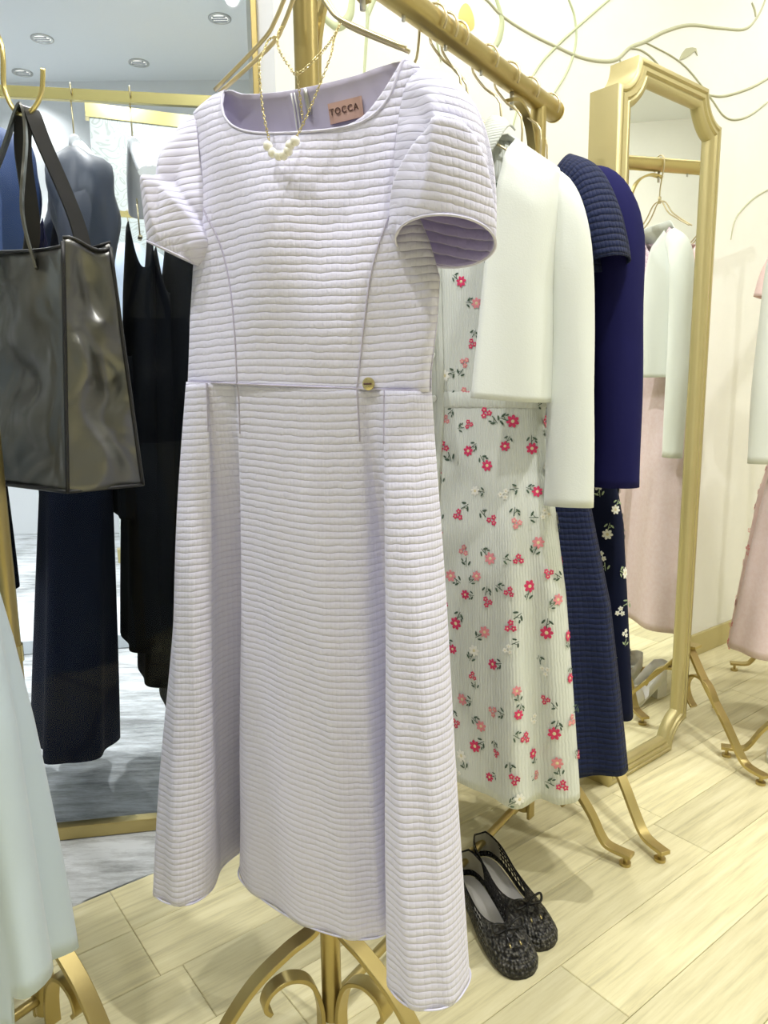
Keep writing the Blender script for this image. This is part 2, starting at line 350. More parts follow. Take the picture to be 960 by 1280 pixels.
for r in range(14):
    q = -1.425 + PLW * (r + 0.5)
    off = {1: 0.376, 4: 1.449, 5: 0.941}.get(r, 0.376 + 0.37 * r + 0.13 * (r % 3)) % PLL
    for k in range(-2, 5):
        p = off + PLL * (k + 0.5)
        if p > 4.3: continue
        if pl_mesh is None:
            o = plank_mesh(PLL).build('plank', M['wood'], None, smooth=False); pl_mesh = o.data
        else:
            o = bpy.data.objects.new('plank', pl_mesh); C.objects.link(o)
        o.parent = floor; x = pq(p, q); o.location = (x[0], x[1], 0.0); o.rotation_euler = (0, 0, rot)
# carpet beyond the line of the long wall (corridor)
mb = MB(); mb.prism([pq(-5, -1.426)[:2], pq(-0.1, -1.426)[:2], (0.4, 1.98), (3.2, 5.3), (-4.7, 5.3), (-4.7, -0.5)], -0.05, -0.002)
carpet = struct(mb.build('floor_carpet', M['carpet'], smooth=False)); carpet['label'] = 'mottled grey carpet of the corridor'
mb = MB(); mb.add([pq(-4, -1.428, 0.0005), pq(0.8, -1.428, 0.0005), pq(0.8, -1.423, 0.0005), pq(-4, -1.423, 0.0005), pq(-4, -1.428, -0.003), pq(0.8, -1.428, -0.003), pq(0.8, -1.423, -0.003), pq(-4, -1.423, -0.003)],
                  [(0, 1, 2, 3), (0, 4, 5, 1), (2, 6, 7, 3)])
t_ = struct(mb.build('trim_1', M['steel'], smooth=False)); t_['label'] = 'thin metal strip between carpet and boards'
# long wall on the right (line q = -1.39 of the shop grid)
P_CORNER = 0.81
mb = MB(); mb.prism([pq(P_CORNER, -1.39)[:2], pq(6.0, -1.39)[:2], pq(6.0, -1.50)[:2], pq(P_CORNER, -1.50)[:2]], 0, CEIL)
wall_r = struct(mb.build('wall_right', M['wall'], smooth=False))
mb = MB(); mb.prism([pq(P_CORNER, -1.39)[:2], pq(6.0, -1.39)[:2], pq(6.0, -1.378)[:2], pq(P_CORNER, -1.378)[:2]], 0.0, 0.085)
bb = struct(mb.build('baseboard_right', M['brass_paint'], smooth=False, bevel=0.002))
# short return between the glass and the long wall, then outer shell
GD = Vector((0.986, 0.165, 0)).normalized(); GN = Vector((GD.y, -GD.x, 0)); G0 = Vector((-0.776, 1.541, 0))
def gp(s, off, z): v = G0 + GD * s + GN * off; return (v.x, v.y, z)
sE = (Vector((-0.245, 1.63, 0)) - G0).dot(GD)
mb = MB(); mb.prism([gp(sE, 0.0, 0)[:2], pq(P_CORNER, -1.39)[:2], pq(P_CORNER, -1.5)[:2], gp(sE, -0.10, 0)[:2]], 0, CEIL)
struct(mb.build('wall_left', M['cool'], smooth=False))
mb = MB(); mb.box(-4.7, 5.2, 5.2, 5.3, 0, CEIL); wf = struct(mb.build('wall_far', M['cool'], smooth=False))
mb = MB(); mb.box(-4.7, 5.2, -3.6, -3.5, 0, CEIL); struct(mb.build('wall_back', M['wall'], smooth=False))
mb = MB(); mb.box(5.1, 5.2, -3.5, 5.2, 0, CEIL); struct(mb.build('wall_east', M['wall'], smooth=False))
mb = MB(); mb.box(-4.7, -4.6, -3.5, 5.2, 0, CEIL); struct(mb.build('wall_west', M['cool'], smooth=False))
mb = MB(); mb.box(-4.7, 5.2, -3.6, 5.3, CEIL, CEIL + 0.1); ceil = struct(mb.build('ceiling', M['ceil'], smooth=False))

# painted vines on the long wall: traced on the wall plane, given as (distance along wall, height)
def wp(s, z, off=0.0): return pq(s, -1.39 + off, z)
def vine(pts, width, mat, name='vine_stem', taper=True):
    c = catmull(pts, 8); k = len(c)
    wd = [width * 0.62 * (1.0 if not taper else (0.55 + 0.45 * math.sin(PI * i / (k - 1)))) for i in range(k)]
    m = MB(); P = [Vector(wp(x[0], x[1], 0.0015)) for x in c]
    # flat painted ribbon lying on the wall
    vv = []; ff = []
    for i, p in enumerate(P):
        t = (P[min(i + 1, k - 1)] - P[max(i - 1, 0)]).normalized(); s_ = t.cross(PW).normalized()
        vv += [p - s_ * wd[i] / 2 - PW * 0.0014, p - s_ * wd[i] / 4 + PW * 0.0016, p + s_ * wd[i] / 4 + PW * 0.0016, p + s_ * wd[i] / 2 - PW * 0.0014]
    for i in range(k - 1):
        for j in range(3): ff.append((i * 4 + j, i * 4 + j + 1, i * 4 + 5 + j, i * 4 + 4 + j))
    m.add(vv, ff); return m.build(name, mat, wall_r)
vine([(1.32, 1.945), (1.4, 1.929), (1.457, 1.908), (1.551, 1.895), (1.657, 1.89), (1.757, 1.888), (1.849, 1.899), (1.924, 1.921), (1.986, 1.967), (2.058, 2.001), (2.162, 2.056), (2.29, 2.106), (2.466, 2.143), (2.617, 2.179), (2.692, 2.23), (2.744, 2.304), (2.761, 2.365)], 0.018, M['vine'], 'vine_stem')
vine([(1.974, 2.128), (1.88, 2.063), (1.741, 1.955), (1.657, 1.886), (1.588, 1.819), (1.522, 1.719), (1.501, 1.665)], 0.013, M['vine2'], 'vine_stem')
vine([(1.687, 2.045), (1.706, 2.015), (1.733, 1.978), (1.74, 1.914), (1.708, 1.84), (1.65, 1.768), (1.592, 1.704)], 0.013, M['vine2'], 'vine_stem')
vine([(1.978, 1.964), (2.045, 1.973), (2.124, 1.956), (2.209, 1.903)], 0.011, M['vine'], 'vine_stem')
vine([(2.058, 1.999), (2.201, 1.995), (2.304, 1.976), (2.436, 1.925), (2.517, 1.891), (2.596, 1.893), (2.695, 1.927), (2.815, 1.995), (2.898, 2.042)], 0.012, M['vine'], 'vine_stem')
vine([(2.886, 2.114), (2.803, 2.069), (2.682, 2.011), (2.528, 1.954), (2.426, 1.934), (2.31, 1.925)], 0.014, M['vine'], 'vine_stem')
vine([(1.933, 1.927), (1.946, 1.914), (1.953, 1.888)], 0.009, M['vine'], 'vine_stem')
vine([(1.425, 1.956), (1.454, 1.904), (1.451, 1.869), (1.438, 1.842), (1.412, 1.812)], 0.03, M['vine2'], 'vine_stem')
vine([(1.005, 1.834), (1.002, 1.818), (0.994, 1.785), (0.966, 1.757), (0.939, 1.76), (0.92, 1.775)], 0.03, M['vine2'], 'vine_stem')
vine([(1.03, 1.846), (1.037, 1.817), (1.042, 1.798), (1.04, 1.771), (1.033, 1.706), (1.027, 1.646)], 0.014, M['vine2'], 'vine_stem')
vine([(1.073, 1.854), (1.055, 1.827), (1.043, 1.798)], 0.02, M['vine2'], 'vine_stem')
vine([(1.247, 1.897), (1.239, 1.851), (1.239, 1.806), (1.253, 1.758)], 0.01, M['vine2'], 'vine_stem')
vine([(2.616, 1.506), (2.631, 1.561), (2.669, 1.605), (2.775, 1.671), (2.948, 1.74)], 0.01, M['vine'], 'vine_stem')
vine([(2.655, 2.27), (2.678, 2.254), (2.687, 2.235)], 0.02, M['vine'], 'vine_stem')
leafc = [(2.239, 1.994), (2.252, 2.016), (2.272, 2.035), (2.305, 2.046), (2.328, 2.049), (2.339, 2.03), (2.324, 2.04), (2.299, 2.023), (2.27, 2.007)]
m = MB(); m.add([wp(x, z, 0.0005) for x, z in leafc] + [wp(x, z, 0.003) for x, z in leafc], [tuple(range(9, 18)), tuple(reversed(range(9)))] + [(i, (i + 1) % 9, 9 + (i + 1) % 9, 9 + i) for i in range(9)])
m.build('vine_leaf', M['vine'], wall_r, smooth=False)
bud = [(1.335, 1.873)][0]
m = MB(); n_ = 18
vv = [wp(bud[0] + 0.026 * math.cos(2 * PI * j / n_) * (1 - 0.25 * math.sin(2 * PI * j / n_)), bud[1] + 0.030 * math.sin(2 * PI * j / n_) , 0.0005) for j in range(n_)] + [wp(bud[0], bud[1], 0.005)]
m.add(vv, [(j, (j + 1) % n_, n_) for j in range(n_)]); m.build('vine_bud', M['bud'], wall_r)
vine([(1.322, 1.852), (1.307, 1.831), (1.281, 1.807)], 0.024, M['vine2'], 'vine_stem')

# ================================================================== DOWNLIGHTS
for i, (x, y, pw_, ax, ay) in enumerate(LAMPS):
    back = y > 2.35 and x < 0
    o = empty('downlight', (x, y, CEIL), 'recessed round ceiling downlight ' + ['in front of the main rack', 'above the tote bag', 'just behind the photographer', 'between the mirror and right rack', 'over the floral dress', 'near the painted wall at right',
              'over the pale blue dress', 'in the open floor at right', 'near the back wall', 'near the end wall at right', 'in the back left corner', 'over the flat rail behind the glass', 'left of the flat rail behind the glass', 'above the paisley wall',
              'in the far left of the corridor', 'at the right end of the paisley wall',
              'nearest the brass edge of the glass', 'above the white clip hanger', 'second from the left over the flat rail', 'leftmost over the flat rail'][i], 'downlight',
              ['downlights of the shop ceiling', 'downlights of the corridor ceiling'][back])
    m = MB(); n = 24
    for ra, rb, z0, z1 in ((0.062, 0.048, CEIL - 0.006, CEIL - 0.006),):
        P = [[(x + r_ * math.cos(2 * PI * j / n), y + r_ * math.sin(2 * PI * j / n), zz) for j in range(n)] for r_, zz in ((0.062, CEIL - 0.0005), (0.062, CEIL - 0.006), (0.047, CEIL - 0.007), (0.044, CEIL - 0.001))]
        m.grid(P, closed=True)
    m.build('trim_ring', M['steel'], o)
    m = MB(); m.cyl((x, y), 0.044, CEIL - 0.003, CEIL - 0.001, 24); m.build('lens', M['lampglow'], o)
    g = MB()
    for k in (-0.024, 0.0, 0.024): g.box(x - 0.042 + abs(k) * 0.3, x + 0.042 - abs(k) * 0.3, y + k - 0.004, y + k + 0.004, CEIL - 0.010, CEIL - 0.004)
    g.build('louvre', M['lampdark'], o, smooth=False)
    ld = bpy.data.lights.new('downlight_lamp', 'SPOT'); ld.energy = pw_; ld.color = LAMP_COL; ld.spot_size = math.radians(165 if x > 2.2 else 125); ld.spot_blend = 0.7; ld.shadow_soft_size = 0.035
    lo = bpy.data.objects.new('lamp', ld); C.objects.link(lo); lo.location = (x, y, CEIL - 0.02)
    dv = Vector((ax - x, ay - y, 1.0 - CEIL)); lo.rotation_euler = dv.to_track_quat('-Z', 'Y').to_euler()
    lo.parent = o; lo.matrix_parent_inverse = o.matrix_world.inverted()

# ================================================================== GLASS PARTITION
win = bpy.data.objects.new('window_1', None); C.objects.link(win); win['kind'] = 'structure'; win['label'] = 'clear glass partition with slim brass edging beside the carpet'
win.matrix_world = Matrix.Translation(gp(0.3, 0, 0))
def gbox(m, s0, s1, o0, o1, z0, z1): return m.prism([gp(s0, o0, 0)[:2], gp(s1, o0, 0)[:2], gp(s1, o1, 0)[:2], gp(s0, o1, 0)[:2]], z0, z1)
gbox(MB(), -2.6, sE - 0.012, -0.005, 0.003, 0.028, CEIL - 0.03).build('pane', M['glass'], win, smooth=False)
gbox(MB(), -2.6, sE, -0.014, 0.014, 0.0, 0.030).build('bottom_channel', M['brass'], win, smooth=False, bevel=0.002)
gbox(MB(), sE - 0.012, sE, -0.010, 0.010, 0.030, CEIL - 0.03).build('edge_trim', M['brass'], win, smooth=False, bevel=0.002)
gbox(MB(), -2.6, sE, -0.014, 0.014, CEIL - 0.03, CEIL).build('top_channel', M['brass'], win, smooth=False)

# ================================================================== CLOTHES RACKS
def rack(P1, P2, zb, az1, az2, label, over=(0.06, 0.075), rb=0.020, rp=0.0155, rad=0.26, name='clothes_rack', bracket=True):
    P1 = Vector((*P1, 0)); P2 = Vector((*P2, 0)); d = (P2 - P1).normalized(); s = Vector((d.y, -d.x, 0))
    root = empty(name, tuple((P1 + P2) / 2), label, 'clothes rack', 'brass clothes racks')
    a = P1 - d * over[0]; b = P2 + d * over[1]; Z = Vector((0, 0, zb))
    MB().tube([a + Z, b + Z], rb, 28).build('bar', M['brass'], root, angle=40)
    for e, sg in ((a, -1), (b, 1)):
        MB().tube([e + Z, e + Z + d * sg * 0.004, e + Z + d * sg * 0.007], [rb + 0.0015, rb + 0.0015, rb - 0.003], 28).build('end_cap', M['brass_bright'], root, angle=40)
    for pi_, (P, azs, sg) in enumerate(((P1, az1, 1), (P2, az2, -1))):
        m = MB(); m.cyl(P, rp, 0.035, zb - rb * 0.6, 24); po = m.build('post', M['brass'], root, angle=40)
        MB().cyl(P, rp + 0.0022, 0.62, 0.645, 24).build('collar', M['brass_bright'], po, angle=40)
        if bracket:      # curved brace below the bar
            c = catmull([P + d * sg * rp + Vector((0, 0, zb - 0.19)), P + d * sg * 0.02 + Vector((0, 0, zb - 0.12)), P + d * sg * 0.045 + Vector((0, 0, zb - 0.055)), P + d * sg * 0.09 + Vector((0, 0, zb - 0.03)), P + d * sg * 0.13 + Vector((0, 0, zb - 0.036))], 8)
            br = MB().ribbon(c, s, 0.016, 0.006).build('brace_scroll', M['brass'], root, smooth=True, angle=35)
            MB().tube([P + d * sg * 0.12 + Vector((0, 0, zb - 0.05)), P + d * sg * 0.12 + Vector((0, 0, zb - 0.018))], 0.004, 8).build('screw', M['steel'], br)
        for az in azs:
            azr = math.radians(az); e = Vector((math.cos(azr), math.sin(azr), 0)); sd = Vector((-e.y, e.x, 0)); k = rad / 0.225
            f = lambda r, z: P + e * r + Vector((0, 0, z))
            c = catmull([f(0.040, 0.262), f(0.026, 0.25), f(0.0185, 0.225), f(0.026, 0.198), f(0.06 * k, 0.176), f(0.105 * k, 0.14), f(0.142 * k, 0.09), f(0.165 * k, 0.045), f(0.182 * k, 0.029), f(0.225 * k, 0.026)], 7)
            lg = MB().ribbon(c, sd, 0.026, 0.0085).build('leg', M['brass'], root, angle=35, bevel=0.0012)
            m = MB(); q = f(0.212 * k, 0); m.cyl(q, 0.012, 0.0, 0.007, 18); m.cyl(q, 0.0045, 0.007, 0.024, 12); m.build('foot', M['brass'], lg, angle=40)
            c = catmull([f(0.0185, 0.02), f(0.020, 0.065), f(0.036, 0.112), f(0.068, 0.130), f(0.098, 0.120), f(0.108, 0.098), f(0.099, 0.085)], 7)
            MB().ribbon(c, sd, 0.024, 0.007).build('scroll', M['brass'], root, angle=35, bevel=0.001)
    MB().tube([P1 + Vector((0, 0, 0.062)), P2 + Vector((0, 0, 0.062))], 0.0085, 14).build('bottom_brace', M['brass'], root, angle=40)
    for k in range(4):
        q = P1 + d * (0.22 + 0.12 * k)
        MB().tube([q + Vector((0, 0, zb - rb - 0.008)), q + Vector((0, 0, zb - rb + 0.004))], 0.0028, 8).build('bar_stud', M['steel'], root)
    return root, d, s
RD = Vector((0.584, 0.812, 0)).normalized(); RW = Vector((RD.y, -RD.x, 0))
P1 = Vector((-0.091, 1.012, 0)); P2 = P1 + RD * 0.70
rack(P1[:2], P2[:2], 1.57, (-37, 205), (-40, 95, 143), 'brass clothes rack with scroll feet carrying the lavender and floral dresses', over=(0.09, 0.075))
A2 = Vector((-0.55, 1.03, 0)); A1 = A2 - RD * 0.80
rack(A1[:2], A2[:2], 1.57, (-37, 143), (-37, 143), 'brass clothes rack at the left edge holding the black tote and pale blue dress')
B1 = Vector((1.159, 1.786, 0)); BD = Vector((0.45, 0.893, 0)).normalized(); BW = Vector((BD.y, -BD.x, 0)); B2 = B1 + BD * 0.70
rack(B1[:2], B2[:2], 1.66, (157, -20, 250), (-20, 160), 'brass clothes rack at the right edge with pink garments, also seen in the mirror')

# ================================================================== STANDING MIRROR
MD = Vector((0.775, 0.632, 0)).normalized(); MN = Vector((MD.y, -MD.x, 0)); MA = Vector((0.507, 1.683, 0)); MWD, MH, MR = 0.445, 1.712, 0.072
mc = MA + MD * MWD / 2
mir = empty('standing_mirror', (mc.x, mc.y, 0), 'tall gold framed standing mirror with scooped corners beside the rack', 'mirror')
def mpt(x, z, y): v = MA + MD * x + MN * y; return (v.x, v.y, z)
def outline(o, n=9):
    pts = []; r = MR + o; a0 = math.asin(min(o / r, 1.0))
    for cx, cz, st in ((MWD, MH, PI), (0, MH, 1.5 * PI), (0, 0, 0), (MWD, 0, 0.5 * PI)):
        # concave arc about the outer corner, going counter-clockwise round the frame
        for k in range(n):
            t = st + a0 + (PI / 2 - 2 * a0) * (1 - k / (n - 1)) if False else st + a0 + (PI / 2 - 2 * a0) * k / (n - 1)
            pts.append((cx + r * math.cos(t), cz + r * math.sin(t)))
    # order: each arc must run from one straight edge to the next
    arcs = [pts[i * n:(i + 1) * n] for i in range(4)]
    return [p for a in (list(reversed(arcs[0])), list(reversed(arcs[1])), list(reversed(arcs[2])), list(reversed(arcs[3]))) for p in a]
prof = [(0.0, -0.072), (0.0, -0.002), (0.003, 0.002), (0.012, 0.004), (0.0145, 0.000), (0.017, -0.001), (0.019, 0.003), (0.028, 0.005), (0.031, 0.000), (0.034, 0.0), (0.037, 0.003), (0.046, 0.001), (0.050, -0.006), (0.052, -0.014)]
P = [[mpt(x, z, y) for x, z in outline(o)] for o, y in prof]
m = MB(); m.grid(P, closed=True); m.build('frame', M['brass_paint'], mir, angle=50)
ol = outline(0.050)
m = MB(); m.add([mpt(x, z, -0.0125) for x, z in ol], [tuple(range(len(ol)))]); m.build('glass', M['mirror'], mir, smooth=False)
ol = outline(0.0)
m = MB(); m.add([mpt(x, z, -0.072) for x, z in ol], [tuple(range(len(ol)))]); m.build('back_board', M['brass_paint'], mir, smooth=False)
for sgn, x0 in ((-1, -0.004), (1, MWD + 0.004)):
    for fr in (1, -1):
        e = (MN * fr).lerp(MD * 0.0, 0.0); e = Vector((0.37, -0.93, 0)).normalized() * fr if True else e
        base = MA + MD * (x0 + sgn * 0.012) - MN * (0.035 - 0.02 * fr)
        f = lambda r, z: base + e * r + Vector((0, 0, z))
        c = catmull([f(0.0, 0.285), f(0.012, 0.272), f(0.05, 0.222), f(0.10, 0.165), f(0.15, 0.11), f(0.19, 0.06), f(0.215, 0.034), f(0.24, 0.026), f(0.285, 0.027)], 7)
        lg = MB().ribbon(c, Vector((-e.y, e.x, 0)), 0.024, 0.009).build('leg', M['brass'], mir, angle=35, bevel=0.001)
        m = MB(); q = f(0.268, 0); m.cyl(q, 0.012, 0, 0.007, 16); m.cyl(q, 0.0045, 0.007, 0.024, 10); m.build('foot', M['brass'], lg, angle=40)
        c = catmull([f(0.035, 0.112), f(0.012, 0.135), f(0.004, 0.172), f(0.03, 0.205), f(0.075, 0.200), f(0.105, 0.165), f(0.112, 0.142)], 7)
        MB().ribbon(c, Vector((-e.y, e.x, 0)), 0.022, 0.007).build('scroll', M['brass'], mir, angle=35, bevel=0.001)
    q = MA + MD * (x0 + sgn * 0.012) - MN * 0.03
    m = MB(); m.prism([tuple((q + MD * a + MN * b)[:2]) for a, b in ((-0.018, -0.03), (0.018, -0.03), (0.018, 0.045), (-0.018, 0.045))], 0.281, 0.288); m.build('leg_plate', M['brass'], mir, smooth=False)

# ================================================================== HANGERS
def wire_hanger(fr, zb, rb, u0, half, zs, label, group, zn=None, mat='hang', w=0.007, r=0.0021, name='clothes_hanger', v0=0.0, hook_r=None, k=1.0):
    zn = zb - 0.105 if zn is None else zn
    o = empty(name, fr(u0, v0, zs), label, 'hanger', group)
    R = rb + 0.0035 + r
    c = [(R * math.cos(math.radians(a)), zb + R * math.sin(math.radians(a)) + (0.0 if a < 170 else 0)) for a in range(-35, 171, 15)]
    c += [(-R * 0.95, zb - 0.012), (-R * 0.45 + u0 * 0.4, zb - 0.045), (u0, zb - 0.075), (u0, zn + 0.0)]
    c = catmull([fr(x, v0, z) for x, z in c], 3)
    MB().tube(c, r, 8).build('hook', M[mat], o)
    MB().tube([fr(u0, v0, zn + 0.012), fr(u0, v0, zn - 0.008)], r * 2.2, 10).build('ferrule', M[mat], o)
    for sg in (-1, 1):
        for vv_ in (-w, w):
            c = catmull([fr(u0, v0, zn), fr(u0 + sg * 0.022 * k, v0 + vv_ * 0.8, zn - 0.085 * (zn - zs)), fr(u0 + sg * 0.048 * k, v0 + vv_, zn - 0.38 * (zn - zs)), fr(u0 + sg * 0.075 * k, v0 + vv_, zn - 0.58 * (zn - zs)), fr(u0 + sg * half, v0 + vv_ * 0.6, zs)], 6)
            MB().tube(c, r, 8).build('arm', M[mat], o)
    return o

# ================================================================== GENERIC GARMENT SHELL
class Shell:
    """th = 0 right side, 90 deg front, 180 left; t = 0 hem .. 1 top"""
    def __init__(s, fr, a, b, ztop, zhem, u0=0.0, fold=None, v0=None, pw=0.75, thr=None):
        s.fr, s.a, s.b, s.zt, s.zh, s.u0, s.fold, s.pw, s.thr = fr, a, b, ztop, zhem, u0, fold, pw, thr
        s.v0 = v0 or (lambda t: 0.0)
    def loc(s, th, t, off=0.0):
        if s.thr: x = s.thr(t); th = x[0] + (x[1] - x[0]) * th
        c, n = math.cos(th), math.sin(th)
        sc_ = math.copysign(abs(c) ** s.pw, c); ss = math.copysign(abs(n) ** s.pw, n)
        f = s.fold(th, t) if s.fold else 0.0
        zt = s.zt(sc_, n); zh = s.zh(sc_, n)
        z = zh + (zt - zh) * t
        return (s.u0 + (s.a(t) + f * 0.5 + off) * sc_, s.v0(t) + (s.b(t) + f + off) * ss, z)
    def t_at(s, th, z):
        c = math.cos(th); c = math.copysign(abs(c) ** s.pw, c); n = math.sin(th); zh = s.zh(c, n); return (z - zh) / (s.zt(c, n) - zh)
    def pos(s, th, t, off=0.0): return s.fr(*s.loc(th, t, off))
    def build(s, name, mat, parent, nth=72, ntt=40, solid=0.002, closed=True, flip=None):
        P = []; UV = []
        for i in range(ntt + 1):
            t = i / ntt; row = []; ur = []; acc = 0.0; prev = None
            for j in range(nth if closed else nth + 1):
                th = (2 * PI * j / nth) if not s.thr else j / nth
                p = s.pos(th, t); row.append(p)
                q = Vector(s.loc(th, 0.45)); acc += (q - prev).length if prev is not None else 0.0; prev = q
                ur.append((acc, p[2]))
            P.append(row); UV.append(ur)
        m = MB(); m.grid(P, UV, closed=closed, flip=(s.thr is None))
        return m.build(name, mat, parent, solid=solid)
def limb(path, radii, name, mat, parent, fr, n=24, sub=6, flat=None, solid=0.002, wob=0.0, seed=0, close_end=False):
    """sleeve: open tube along path (u, v, z); radii = (ru, rv) per point"""
    c = catmull(path, sub); rr = catmull(radii, sub); P = []; UV = []; k = len(c); acc = 0
    for i, p in enumerate(c):
        t = c[min(i + 1, k - 1)] - c[max(i - 1, 0)]; t = t / np.linalg.norm(t)
        e1 = np.array([1.0, 0, 0]) - t * t[0]; e1 /= np.linalg.norm(e1); e2 = np.cross(t, e1)
        if e2[1] < 0: e2 = -e2
        if i: acc += np.linalg.norm(c[i] - c[i - 1])
        row = []; ur = []
        for j in range(n):
            a = 2 * PI * j / n; wb = 1 + wob * math.sin(3 * a + i * 0.5 + seed) + wob * 0.7 * math.sin(5 * a - i * 0.31 + seed * 2)
            q = p + e1 * rr[i][0] * math.cos(a) * wb + e2 * rr[i][1] * math.sin(a) * wb
            row.append(fr(*q)); ur.append((a * 0.05, acc))
        P.append(row); UV.append(ur)
    m = MB(); m.grid(P, UV, closed=True)
    return m.build(name, mat, parent, solid=solid)

def flowers(shell, parent, n_try, dmin, size, cols, stem, thr, zr, name='embroidered_flowers', seed=3):
    """small embroidered flower sprays sitting on the cloth: petals, eyes, stems and leaves as real raised shapes"""
    rnd = random.Random(seed); pts = []; m = MB()
    for _ in range(n_try):
        th = rnd.uniform(*thr); t = rnd.uniform(*zr); p = Vector(shell.pos(th, t))
        if all((p - q[0]).length > dmin for q in pts): pts.append((p, th, t))
    for p, th, t in pts:
        e = 0.02
        du = Vector(shell.pos(th + e, t)) - Vector(shell.pos(th - e, t)); dv = Vector(shell.pos(th, min(t + e, 1))) - Vector(shell.pos(th, max(t - e, 0)))
        du.normalize(); n = du.cross(dv).normalized(); 
        out = Vector(shell.pos(th, t, 0.01)) - p
        if n.dot(out) < 0: n = -n
        dv = n.cross(du).normalized(); 
        if dv.z < 0: dv = -dv
        rot_ = rnd.uniform(0, 2 * PI); sz = size * rnd.uniform(0.8, 1.15); kind = rnd.choice(cols)
        ax = du * math.cos(rot_) + dv * math.sin(rot_); ay = du * -math.sin(rot_) + dv * math.cos(rot_)
        def disc(cx, cy, rx, ry, ang, mi, h, k=6):
            vv = []
            for j in range(k):
                a = 2 * PI * j / k; x = rx * math.cos(a); y = ry * math.sin(a)
                X = cx + x * math.cos(ang) - y * math.sin(ang); Y = cy + x * math.sin(ang) + y * math.cos(ang)
                vv.append(p + n * 0.0012 + ax * X + ay * Y)
            vv.append(p + n * (0.0012 + h) + ax * cx + ay * cy)
            m.add(vv, [(j, (j + 1) % k, k) for j in range(k)], mi=mi)
        def stemp(a, b, wd):
            a = Vector((*a, 0)); b = Vector((*b, 0)); t_ = (b - a).normalized(); s_ = Vector((-t_.y, t_.x, 0)) * wd / 2
            vv = [p + n * 0.0014 + ax * q.x + ay * q.y for q in (a - s_, a + s_, b + s_ * 0.5, b - s_ * 0.5)]; m.add(vv, [(0, 1, 2, 3)], mi=3)
        ptypes = {'red': 0, 'rose': 1, 'white': 2}
        c0 = ptypes[kind]
        style = rnd.random()
        if style < 0.55:
            for k in range(7):
                a = 2 * PI * k / 7; disc(0.52 * sz * math.cos(a), 0.52 * sz * math.sin(a), 0.40 * sz, 0.26 * sz, a, c0, 0.0006)
            disc(0, 0, 0.28 * sz, 0.28 * sz, 0, 4, 0.0012)
        else:
            for k, (x, y) in enumerate(((0, 0), (0.75, 0.35), (0.15, 0.85))):
                for q in range(5):
                    a = 2 * PI * q / 5 + k; disc(x * sz + 0.24 * sz * math.cos(a), y * sz + 0.24 * sz * math.sin(a), 0.2 * sz, 0.17 * sz, a, c0, 0.0006, 5)
                disc(x * sz, y * sz, 0.13 * sz, 0.13 * sz, 0, 4, 0.001, 5)
        stemp((0.0, -0.6 * sz), (0.25 * sz, -1.9 * sz), 0.14 * sz); stemp((0.08 * sz, -1.0 * sz), (0.8 * sz, -1.5 * sz), 0.10 * sz)
        disc(0.65 * sz, -1.35 * sz, 0.42 * sz, 0.15 * sz, 0.7, 3, 0.0004); disc(-0.35 * sz, -1.45 * sz, 0.40 * sz, 0.15 * sz, 2.3, 3, 0.0004)
        if rnd.random() < 0.6: disc(0.75 * sz, -0.85 * sz, 0.28 * sz, 0.12 * sz, 1.1, 3, 0.0004)
    o = m.build(name, [M['red'], M['rose'], M['white'], M[stem], M['yellow']], parent); o['kind'] = 'stuff'
    return o

# ================================================================== LAVENDER DRESS
ca, sa = math.cos(math.radians(25)), math.sin(math.radians(25))
LD = Frame((-0.08, 0.93), (ca, -sa), (-sa, -ca))
dress = empty('lavender_dress', LD(0, 0, 0.25), 'lavender ribbed short sleeve dress with pleated skirt hanging in front', 'dress')
ST = [((-.1945, .005), (-.297, .030)), ((-.188, .022), (-.261, .050)), ((-.168, .030), (-.222, .038)), ((-.148, .031), (-.213, -.002)), ((-.1465, .0285), (-.232, -.055)),
      ((-.112, .0285), (-.222, -.108)), ((-.0995, .031), (-.195, -.046)), ((-.055, .034), (-.126, -.014)), ((-.005, .036), (-.045, .005)), ((.036, .035), (.020, .004)),
      ((.070, .032), (.061, -.013)), ((.080, .0285), (.083, -.047)), ((.1015, .0285), (.098, .010)), ((.1045, .030), (.110, .052)), ((.112, .032), (.147, .074)), ((.134, .025), (.185, .062)),
      ((.148, .005), (.203, .030)), ((.142, -.015), (.195, -.018)), ((.09, -.030), (.12, -.048)), ((.02, -.036), (.03, -.044)), ((-.06, -.036), (-.06, -.047)),
      ((-.13, -.032), (-.17, -.112)), ((-.18, -.022), (-.25, -.130)), ((-.1955, -.008), (-.302, -.045))]
NS = 9; wa = catmull([s_[0] for s_ in ST], NS, True); he = catmull([s_[1] for s_ in ST], NS, True)
nc = len(wa); NR = 110
zw = lambda u: 1.012 - 0.045 * u
arcw = [0.0]
for j in range(1, nc + 1):
    a_ = 0.5 * (wa[j % nc] + he[j % nc]); b_ = 0.5 * (wa[j - 1] + he[j - 1]); arcw.append(arcw[-1] + float(np.linalg.norm(a_ - b_)))
P = []; UV = []
